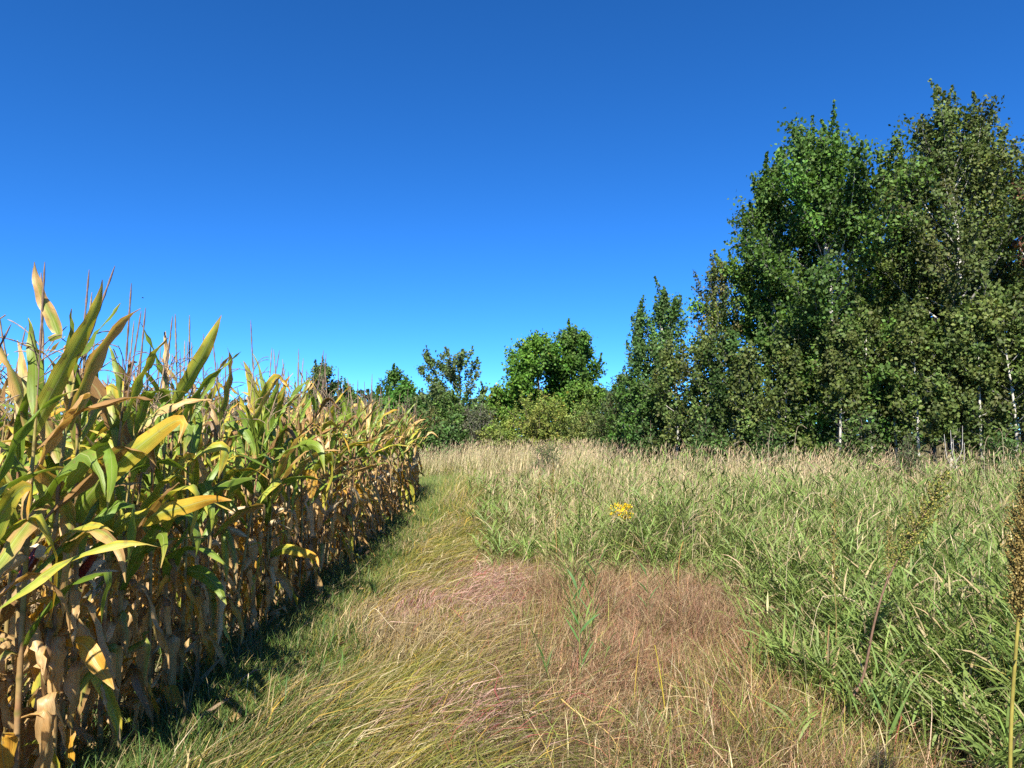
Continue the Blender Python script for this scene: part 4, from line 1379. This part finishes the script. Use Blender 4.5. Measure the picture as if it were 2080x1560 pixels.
cells = []
r = rng_of(77)
for row in range(18):
    X = -2.1 - 0.76 * row
    y = max(2.45, -X / 0.745 - 0.7) + r.uniform(0, 0.1)
    while y < FIELD_END + r.normal(0, 0.15):
        cells.append((row, X + r.normal(0, 0.06), y))
        y += 0.195 + r.normal(0, 0.04)
solo, rest = [], []
for row, X, y in cells:
    if row == 0 and any((X - a) ** 2 + (y - b) ** 2 < 0.10 ** 2 for a, b in taken):
        continue
    (solo if len(solo) + len(taken) < 296 and row < 5 else rest).append((row, X, y))
LAB = {
    (0, 0): "tall green corn plant of the front row near the camera, dry leaves hanging below",
    (0, 1): "corn plant of the front row halfway along the path edge",
    (0, 2): "withered tan corn plant towards the far end of the front row",
    1: "corn plant of the second row, seen between the front row stalks",
    2: "corn plant of the third row, its tassel above the front leaves",
    3: "corn plant of the fourth row, only its top and tassel showing",
    4: "corn plant of the fifth row, only its top and tassel showing",
}
SHORT = ["the one with arching orange tipped leaf", "the one with level yellow orange leaf", "the one with dark bent leaf", "the one with tall spear leaf",
         "the one with standing green leaf", "the one with low hanging orange leaves", "the one with drooping shiny leaf", "the one with low yellow tipped leaf",
         "the one with folding shoulder high leaf", "the one with upright leaf fan", "the one with limp grey brown leaf", "the one with folded orange leaf",
         "the one with peeled red cob", "the one with hanging red cob"]
ORD = ["first", "second", "third", "fourth", "fifth", "sixth", "seventh", "eighth", "ninth", "tenth"]
front_y = sorted(y for row, X, y in solo if row == 0)
order = sorted(range(len(taken)), key=lambda j: taken[j][1])


def front_label(X, y):
    """Where a plain plant of the front row stands, told from the plants that stand out."""
    before = [j for j in order if taken[j][1] < y]
    if not before:
        k = sum(1 for f in front_y if y < f < taken[order[0]][1])
        return ORD[k] + " corn plant on the camera side of " + SHORT[order[0]]
    j = before[-1]
    k = sum(1 for f in front_y if taken[j][1] < f < y)
    return ORD[min(k, 9)] + " corn plant beyond " + SHORT[j]


for row, X, y in solo:
    dry = r.random() < np.clip(0.10 + 0.82 * smooth(5.0, 10.5, y), 0, 1)
    k = int(r.integers(12, NV)) if dry else int(r.integers(0, 12))
    lab = front_label(X, y) if row == 0 and y < 8.2 else LAB[(0, 0 if y < 5.5 else (1 if y < 10 else 2))] if row == 0 else LAB[row]
    add_corn(X, y, k, lab, r.uniform(0, 6.28), r.uniform(0.88, 1.05) * (1 - 0.03 * smooth(9, 15, y)) * (0.92 + 0.08 * smooth(2.6, 4.5, y)))

# the rest of the field, far from the path: one mass
low = []
for k in range(8):
    b_ = corn_variant(700 + k, 0.2 if k < 5 else 0.6, 1.84, 1, False)
    low.append([(np.concatenate(b.v), np.concatenate(b.q), np.concatenate(b.c), np.concatenate(b.u)) for nm, b, m in b_])
big = Bag()
for row, X, y in rest:
    k = int(r.integers(0, 8))
    a, s = r.uniform(0, 6.28), r.uniform(0.93, 1.07)
    R_ = np.array([[math.cos(a), math.sin(a), 0], [-math.sin(a), math.cos(a), 0], [0, 0, 1]]) * s
    for v, q, c, u in low[k]:
        big.add(v @ R_ + np.array([X, y, 0]), q, c=c, u=u)
o = link("corn_field", big.mesh("corn_field", M_CORN, True, True))
tag(o, "rest of the ripening corn field away from the path", "corn field", kind="stuff")

# ---------------------------------------------------------------- single plants in the foreground
def part_tube(name, P, r0, r1, col, parent, sides=6, mat=None):
    b = Bag()
    P = np.asarray(P)
    v, q = tubes(P[None], np.linspace(r0, r1, len(P))[None], sides)
    b.add(v, q, c=np.asarray(col) * (0.85 + 0.3 * rng_of(len(P)).random((len(v), 1))))
    return link(name, b.mesh(name, mat or M_WEED, True), parent)


def part_blade(name, base, az, el, curl, L, W, col, tip, parent, seg=7, roll=0.0, azcurl=0.0):
    b = Bag()
    v, q, t, c, _ = ribbons(np.asarray([base], float), az, el, curl, L, W, seg, np.array([col]), np.array([tip]), roll=roll, azcurl=azcurl)
    b.add(v, q, t, c)
    return link(name, b.mesh(name, M_GRASS, True), parent)


def reed(label, px, py, H, seed, nl=8, L=0.26, W=0.014, lean=(0, 0), col=(0.105, 0.215, 0.058)):
    W *= 1.4
    r = rng_of(seed)
    g_ = ground_at(px, py)
    t = thing("reed_plant", label, "reed", g_, 0, "reed shoots in the foreground")
    s = np.linspace(0, 1, 8)
    ax = np.stack([lean[0] * H * s ** 1.5, lean[1] * H * s ** 1.5, H * s], 1)
    part_tube("stem", ax, 0.0042, 0.002, (0.22, 0.24, 0.07), t)
    a0 = r.uniform(-0.4, 0.4)
    for k in range(nl):
        f = 0.2 + 0.78 * k / (nl - 1)
        p = np.array([np.interp(f, s, ax[:, j]) for j in range(3)])
        a = a0 + math.pi * (k % 2) + r.normal(0, 0.35)
        c = jitter(r, 1, col, 0.12, 0.04)[0]
        part_blade("leaf", p, a, r.uniform(0.8, 1.2) + 0.2 * f, r.uniform(0.1, 0.6), L * r.uniform(0.75, 1.15) * (1 - 0.3 * f), W * r.uniform(0.8, 1.2), c, c * 1.15, t, roll=r.choice([-1, 1]) * r.uniform(0.5, 1.2))
    return t


reed("tall green reed shoot standing alone at the front tip of the reeds, over brown grass", 1180, 1400, 0.62, 1, 10, 0.22, 0.016, (-0.03, 0))
reed("reed shoot just behind and left of the foremost tall one", 1168, 1310, 0.55, 2, 9, 0.26, 0.015, (-0.1, 0.05))
reed("reed shoot right behind the foremost tall one, leaning right", 1200, 1300, 0.55, 3, 9, 0.28, 0.015, (0.12, 0.1))
reed("small reed shoot low in the brown grass left of the foremost tall one", 1120, 1410, 0.30, 4, 6, 0.17, 0.012, (-0.25, 0))
reed("small reed shoot beside the foot of the foremost tall one, right side", 1222, 1385, 0.26, 5, 5, 0.15, 0.012, (0.2, 0))
reed("lone small reed shoot in the brown grass below the goldenrod", 1318, 1275, 0.42, 6, 6, 0.22, 0.014, (-0.02, 0))
reed("second lone reed shoot in the brown grass, right of its neighbour below the goldenrod", 1345, 1270, 0.38, 7, 6, 0.2, 0.012, (0.05, 0))
reed("yellowish reed shoot leaning left at the back edge of the brown grass", 1440, 1250, 0.60, 8, 8, 0.34, 0.014, (-0.3, 0.1), (0.17, 0.23, 0.05))
reed("broad leaved reed shoot in the right foreground before the leaning weed", 1862, 1330, 0.60, 9, 8, 0.30, 0.020, (0.04, 0))
reed("broad leaved reed shoot in the right foreground behind the leaning weed", 1935, 1300, 0.68, 10, 8, 0.33, 0.022, (0.12, 0))
reed("reed shoot with folded leaves near the bottom right corner", 1955, 1470, 0.42, 11, 7, 0.24, 0.018, (0.1, 0))
reed("upright reed blade tuft at the bottom right, beside red stems", 1800, 1545, 0.40, 12, 5, 0.3, 0.016, (0.12, 0), (0.12, 0.19, 0.045))

# goldenrod
g_ = ground_at(1268, 1150)
t = thing("goldenrod", "yellow flowering goldenrod in the middle of the meadow", "flower", g_)
r = rng_of(21)
top = at(1266, 1030, g_[1])[2] - g_[2]
part_tube("stem", spline([[0, 0, 0], [0.01, 0, top * 0.5], [0, 0, top * 1.02]], 8), 0.004, 0.002, (0.14, 0.16, 0.05), t)
for k in range(12):
    f = 0.25 + 0.05 * k
    c = jitter(r, 1, (0.10, 0.17, 0.04), 0.1)[0]
    part_blade("leaf", (0, 0, top * f), k * 2.4, 0.5, 0.6, 0.09, 0.014, c, c, t, 4)
for k in range(11):
    a, e = k * 2.4, r.uniform(0.2, 1.2)
    L = r.uniform(0.09, 0.17)
    p0 = np.array([0, 0, top * (0.80 + 0.02 * k)])
    P = np.array([p0 + L * s * np.array([math.cos(e - s) * math.cos(a), math.cos(e - s) * math.sin(a) * 0.6, math.sin(e - 0.9 * s)]) for s in np.linspace(0, 1, 6)])
    n = 90
    pos = P[r.integers(0, 6, n)] + r.normal(0, 0.013, (n, 3)) + np.array([0, 0, 0.006])
    v, q, c = leaf_cards(r, pos, np.array([[0, 0, 0.5]]), 0.019, jitter(r, n, (0.95, 0.66, 0.02), 0.12, 0.05), 0.9)
    b = Bag()
    b.add(v, q, c=c)
    v, q = tubes(P[None], np.full((1, 6), 0.0015), 4)
    b.add(v, q, c=(0.16, 0.17, 0.04))
    link("flower_plume", b.mesh("flower_plume", M_SEED), t)


def plume_weed(name, label, stem, r0, r1, stem_col, spike_from, n_branch, blen, n_seed, seed_size, cols, seed, tip_narrow=0.25, leaves=0, group=None):
    """A tall weed with a dense plume of small flowers on side branches."""
    r = rng_of(seed)
    base = np.asarray(stem[0])
    P = spline(np.asarray(stem), 30) - base
    t = thing(name, label, "weed", base, 0, group)
    part_tube("stem", P, r0, r1, stem_col, t, 7)
    f = np.linspace(spike_from, 0.985, n_branch)
    tan = np.gradient(P, axis=0)
    tan /= np.linalg.norm(tan, axis=1, keepdims=True)
    idx = np.clip((f * 29).astype(int), 0, 29)
    prof = np.interp((f - spike_from) / (1 - spike_from), [0, 0.15, 0.45, 1], [0.45, 0.9, 1.0, tip_narrow])
    a = np.arange(n_branch) * 2.4
    side = np.stack([np.cos(a), np.sin(a), 0 * a], 1)
    d = side * 0.62 + tan[idx] * 0.78
    b = Bag()
    q0 = P[idx] + (P[np.minimum(idx + 1, 29)] - P[idx]) * (f * 29 - idx)[:, None]
    L = blen * prof * r.uniform(0.7, 1.2, n_branch)
    q1 = q0 + d * L[:, None]
    v, q = tubes(np.stack([q0, (q0 + q1) / 2 - np.array([0, 0, 0.004]), q1], 1), np.tile([r1 * 0.7, r1 * 0.5, r1 * 0.3], (n_branch, 1)), 3)
    b.add(v, q, c=np.asarray(cols[0]) * 0.9)
    k = r.choice(n_branch, n_seed, p=L / L.sum())
    pos = q0[k] + (q1 - q0)[k] * r.uniform(0.05, 1.08, (n_seed, 1)) + r.normal(0, 0.005, (n_seed, 3))
    cc = np.asarray(cols)[r.integers(0, len(cols), n_seed)] * np.exp(r.normal(0, 0.2, (n_seed, 1)))
    v, q, c = leaf_cards(r, pos, side[k], seed_size, cc, 0.75)
    b.add(v, q, c=c)
    link("flower_spike", b.mesh("flower_spike", M_SEED), t)
    for j in range(leaves):
        ff = 0.12 + (spike_from - 0.1) * j / max(1, leaves)
        i_ = int(ff * 29)
        c = jitter(r, 1, (0.13, 0.17, 0.05), 0.15, 0.05)[0]
        part_blade("leaf", P[i_], j * 2.4, r.uniform(0.1, 0.9), 0.7, r.uniform(0.04, 0.09), 0.007, c, c * 1.2, t, 4)
    return t


gw = ground_at(1690, 1492)
w = [gw, at(1716, 1440, gw[1]), at(1752, 1378, gw[1]), at(1775, 1270, gw[1] - 0.02), at(1800, 1185, gw[1] - 0.03), at(1838, 1110, gw[1] - 0.05), at(1885, 1030, gw[1] - 0.08), at(1920, 962, gw[1] - 0.1)]
plume_weed("tall_weed", "tall leaning weed with purplish hairy stem and feathery olive flower plume", w, 0.0085, 0.0025, (0.20, 0.12, 0.075), 0.62, 64, 0.15, 2600, 0.011,
           [(0.24, 0.26, 0.05), (0.36, 0.31, 0.07), (0.31, 0.24, 0.09), (0.19, 0.23, 0.05)], 31, leaves=16)
gw = at(2055, 1900, 2.1)
gw[2] = 0.0
w = [gw, at(2052, 1560, 2.1), at(2066, 1290, 2.1), at(2082, 1130, 2.1), at(2092, 1040, 2.1), at(2096, 955, 2.1)]
plume_weed("tall_weed", "yellow stemmed weed with dense golden brown seed spike cut by the right edge", w, 0.0065, 0.004, (0.30, 0.25, 0.05), 0.70, 170, 0.085, 8000, 0.0068,
           [(0.28, 0.19, 0.055), (0.36, 0.26, 0.08), (0.42, 0.32, 0.12), (0.24, 0.20, 0.06)], 32, tip_narrow=0.5, leaves=8)
for k, (px, py, top, lab) in enumerate([(1690, 1330, 1010, "slender weed with a thin yellow green plume, left of the leaning weed"), (1800, 1280, 1050, "slender weed with sparse yellowish plume touching the leaning one"),
                                        (1092, 1060, 945, "thin rusty topped weed standing in the far middle of the meadow"), (1118, 1050, 935, "thin rusty topped weed beside its twin in the far middle")]):
    g_ = ground_at(px, py + (60 if k > 1 else 90))
    tp = at(px + 6, top, g_[1])
    plume_weed("slender_weed", lab, [g_, (g_ * 2 + tp) / 3 + np.array([0.02, 0, 0]), (g_ + 2 * tp) / 3, tp], 0.004, 0.0015, (0.26, 0.2, 0.07), 0.55, 26, 0.05, 260, 0.012,
               [(0.30, 0.25, 0.06), (0.24, 0.17, 0.06)] if k < 2 else [(0.30, 0.20, 0.05), (0.26, 0.16, 0.05)], 40 + k, leaves=5)


# single stems that stand out
def stem_thing(name, label, path, r0, r1, col, cat="grass stem", group=None, seed_head=None, leafs=()):
    base = np.asarray(path[0])
    P = spline(np.asarray(path), 16) - base
    t = thing(name, label, cat, base, 0, group)
    part_tube("stem", P, r0, r1, col, t, 6)
    r = rng_of(int(abs(base[0] * 1000)) + 3)
    if seed_head:
        n = 90
        f = r.uniform(seed_head[0], 1.0, n) * 15
        i_ = np.clip(f.astype(int), 0, 14)
        pos = P[i_] + (P[i_ + 1] - P[i_]) * (f - i_)[:, None] + r.normal(0, 0.004, (n, 3))
        v, q, c = leaf_cards(r, pos, np.array([[0, 0, 1.0]]), 0.013, jitter(r, n, seed_head[1], 0.15, 0.04), 0.5)
        b = Bag()
        b.add(v, q, c=c)
        link("seed_head", b.mesh("seed_head", M_SEED), t)
    for f, a, e, L, W, c in leafs:
        part_blade("leaf", P[int(f * 15)], a, e, 0.6, L, W, c, c, t, 5)
    return t


def px_path(pts, d0, d1=None):
    d1 = d0 if d1 is None else d1
    return [at(x_, y_, d0 + (d1 - d0) * k / (len(pts) - 1)) for k, (x_, y_) in enumerate(pts)]


STRAW = (0.55, 0.46, 0.28)
DS = "single dry stems over the meadow"
def rooted(pts, gpx, d1=None):
    g0 = ground_at(*gpx)
    return [g0] + px_path(pts, g0[1], d1)


stem_thing("grass_stem", "pale dry stem arching over to the right in front of the leaning weed", rooted([(1660, 1235), (1688, 1210), (1730, 1218), (1785, 1262)], (1630, 1420)), 0.0022, 0.0012, STRAW, group=DS, seed_head=(0.6, STRAW))
stem_thing("grass_stem", "tall pale grass stem curving right, above the arching one", rooted([(1600, 1130), (1618, 1040), (1650, 1000), (1668, 1002)], (1592, 1300)), 0.0022, 0.0012, STRAW, group=DS, seed_head=(0.7, STRAW))
stem_thing("grass_stem", "long pale stem slanting across the reeds from the leaning weed to the right", rooted([(1900, 1160), (1915, 1250), (1950, 1330)], (1895, 1420)), 0.002, 0.0014, STRAW, group=DS)
stem_thing("grass_stem", "straight pale upright stem with nodding tip, right of the goldenrod", rooted([(1408, 1040), (1415, 1005), (1432, 978), (1440, 985)], (1406, 1200)), 0.002, 0.001, STRAW, group=DS, seed_head=(0.75, STRAW))
stem_thing("grass_stem", "drooping pale stem looping just under the goldenrod flower", rooted([(1300, 1060), (1275, 1038), (1252, 1045), (1240, 1060)], (1315, 1180)), 0.002, 0.001, STRAW, group=DS, seed_head=(0.6, STRAW))
stem_thing("grass_stem", "orange brown dry stem at the path's right edge, middle distance", rooted([(1130, 1100), (1128, 1060), (1136, 1040)], (1132, 1180)), 0.005, 0.003, (0.42, 0.25, 0.09), group=DS)
stem_thing("grass_stem", "orange dry stem upright behind the brown grass", rooted([(1378, 1160), (1382, 1120), (1388, 1100)], (1376, 1250)), 0.005, 0.003, (0.45, 0.24, 0.08), group=DS)
stem_thing("grass_stem", "thick orange brown dead stem at the brown grass's right edge", rooted([(1672, 1370), (1680, 1320), (1684, 1270)], (1664, 1425)), 0.006, 0.003, (0.40, 0.24, 0.10), group=DS)
stem_thing("grass_stem", "dark green slender stem in the brown grass, left of the orange brown one", rooted([(1638, 1400), (1634, 1340), (1622, 1270)], (1642, 1455)), 0.004, 0.003, (0.12, 0.13, 0.05), group=DS)
stem_thing("grass_stem", "yellow stem standing in the middle of the brown grass", rooted([(1344, 1390), (1336, 1340), (1330, 1310)], (1352, 1450)), 0.004, 0.0025, (0.48, 0.38, 0.05), group=DS, leafs=[(0.55, 0.2, 0.3, 0.12, 0.006, (0.45, 0.36, 0.08)), (0.6, 2.8, 0.9, 0.1, 0.006, (0.45, 0.36, 0.08)), (0.3, 2.0, 1.1, 0.1, 0.005, (0.35, 0.33, 0.06))])
stem_thing("grass_stem", "fallen yellow stalk slanting down to the right through the brown grass", px_path([(1140, 1420), (1175, 1450), (1232, 1486), (1262, 1530)], 4.05, 3.65), 0.0045, 0.003, (0.50, 0.36, 0.12), group=DS)
stem_thing("grass_stem", "curved dark red stem over the brown grass, near the fallen yellow stalk", px_path([(1140, 1440), (1158, 1418), (1180, 1408), (1212, 1428)], 4.1), 0.003, 0.002, (0.26, 0.07, 0.06), group=DS)
stem_thing("grass_stem", "pinkish fallen stalk bent over the corn's shadow at the lower left", px_path([(385, 1482), (430, 1450), (505, 1368), (560, 1358), (632, 1342)], 3.75, 4.9), 0.0032, 0.002, (0.46, 0.25, 0.21), group=DS)
stem_thing("grass_stem", "straw stalk propped up from the fallen pinkish one", px_path([(505, 1368), (500, 1410), (490, 1440)], 4.25, 4.0), 0.0028, 0.002, STRAW, group=DS)
stem_thing("grass_stem", "pale broken straw bent in a peak where corn shade meets the path", px_path([(715, 1290), (740, 1262), (760, 1236), (785, 1262), (802, 1280)], 5.7, 5.6), 0.003, 0.002, STRAW, group=DS)
stem_thing("grass_stem", "red stem by the reed blades at the bottom right", rooted([(1822, 1490), (1832, 1455)], (1816, 1530)), 0.004, 0.003, (0.30, 0.08, 0.05), group=DS)
stem_thing("grass_stem", "straw stalk leaning right on the path's edge in the middle distance", rooted([(1070, 1120), (1082, 1085)], (1045, 1170)), 0.003, 0.002, STRAW, group=DS)
stem_thing("grass_stem", "curled tan grass stem over the path grass near the corn's far corner", rooted([(884, 1018), (905, 1018), (925, 1022)], (870, 1030)), 0.006, 0.006, (0.42, 0.38, 0.20), group=DS)

# tall pale stems leaning against the dark trees
r = rng_of(60)
for k, (px, top, bend, lab) in enumerate([(1612, 862, 14, "tall bowed stem seen against the dark foot of the stand, at the orange dead stems"), (1530, 895, -22, "arched stem drooping left under the leaning white trunk"),
                                          (1560, 868, 8, "straight tall stem left of the bowed one at the stand's foot"), (1998, 885, 10, "tall curved stem in front of the aspens near the right edge"),
                                          (2018, 905, 16, "bowed stem beside the tall curved one near the right edge"), (2040, 870, -10, "tallest pale stem at the right before the aspens")]):
    dep = 13.5
    p0 = at(px, 900, dep)
    p0[2] = float(height(p0[0], p0[1]))
    stem_thing("grass_stem", lab, [p0, at(px + bend * 0.1, 930, dep), at(px + bend * 0.4, top + 14, dep), at(px + bend, top, dep), at(px + bend * 1.9, top + 8, dep)], 0.005, 0.003, (0.50, 0.42, 0.27), group=DS, seed_head=(0.8, (0.48, 0.38, 0.22)))

# curled dead leaf lying by the reeds
g_ = ground_at(1522, 1262)
t = thing("dead_leaf", "curled pale tan dead leaf caught at the foot of the reeds", "leaf", g_ + np.array([0, 0, 0.03]))
r = rng_of(71)
for k in range(4):
    c = np.array([0.55, 0.44, 0.29])
    part_blade("lobe", (0, 0, 0.02 * k), 1.2 + k * 1.4, r.uniform(0.2, 1.2), 1.0, 0.12, 0.03, c, c * 0.9, t, 5, roll=r.normal(0, 0.6), azcurl=0.6)

# a bird high over the corn
p = at(290, 605, 70)
t = thing("bird", "tiny dark bird flying in the blue sky above the corn tassels", "bird", p, 0.6)
b = Bag()
s = np.linspace(-1, 1, 8)
v, q = tubes(np.stack([0.11 * s, 0 * s, 0.012 * s ** 2], 1)[None], (0.032 * np.sqrt(np.clip(1 - s ** 2, 0.02, 1)))[None], 8)
b.add(v, q, c=(0.03, 0.028, 0.026))
link("body", b.mesh("body", M_BARK, True), t)
for sg in (-1, 1):
    b = Bag()
    V = np.array([[0.05, 0, 0.01], [-0.04, 0, 0.01], [0.02, sg * 0.10, 0.05], [-0.05, sg * 0.10, 0.05], [-0.03, sg * 0.20, 0.03]])
    b.add(np.concatenate([V, V + [0, 0, 0.004]]), [[0, 1, 3, 2], [5, 7, 8, 6]], [[2, 3, 4], [7, 9, 8]], c=(0.03, 0.028, 0.026))
    link("wing", b.mesh("wing", M_BARK), t)

# corn leaves blown onto the path's edge
r = rng_of(90)
for k, (px, py, where) in enumerate([(742, 1215, "where the corn shade ends"), (640, 1350, "beside the fallen pinkish stalk"), (800, 1120, "farther along the corn's edge"), (565, 1420, "in the green grass at the lower left"), (470, 1500, "near the bottom edge of the grass strip")]):
    g_ = ground_at(px, py) + np.array([0, 0, 0.09])
    t = thing("fallen_leaf", "dry tan corn leaf fallen on the grass " + where, "leaf", g_, 0, "corn leaves fallen beside the row")
    P, S = leaf_path(r, (0, 0, 0), r.uniform(0, 6.3), 0.15, 0.5, r.uniform(0.25, 0.4), 12, 1.2, None, r.normal(0, 1.2), r.normal(0, 0.8))
    v, q, c, uv = leaf_geo(P, S, r.uniform(0.035, 0.055), r, "dry", 0.5, 0.01, 4)
    b = Bag()
    b.add(v, q, c=c, u=uv)
    link("blade", bag_mesh("blade", b, M_CORN), t)
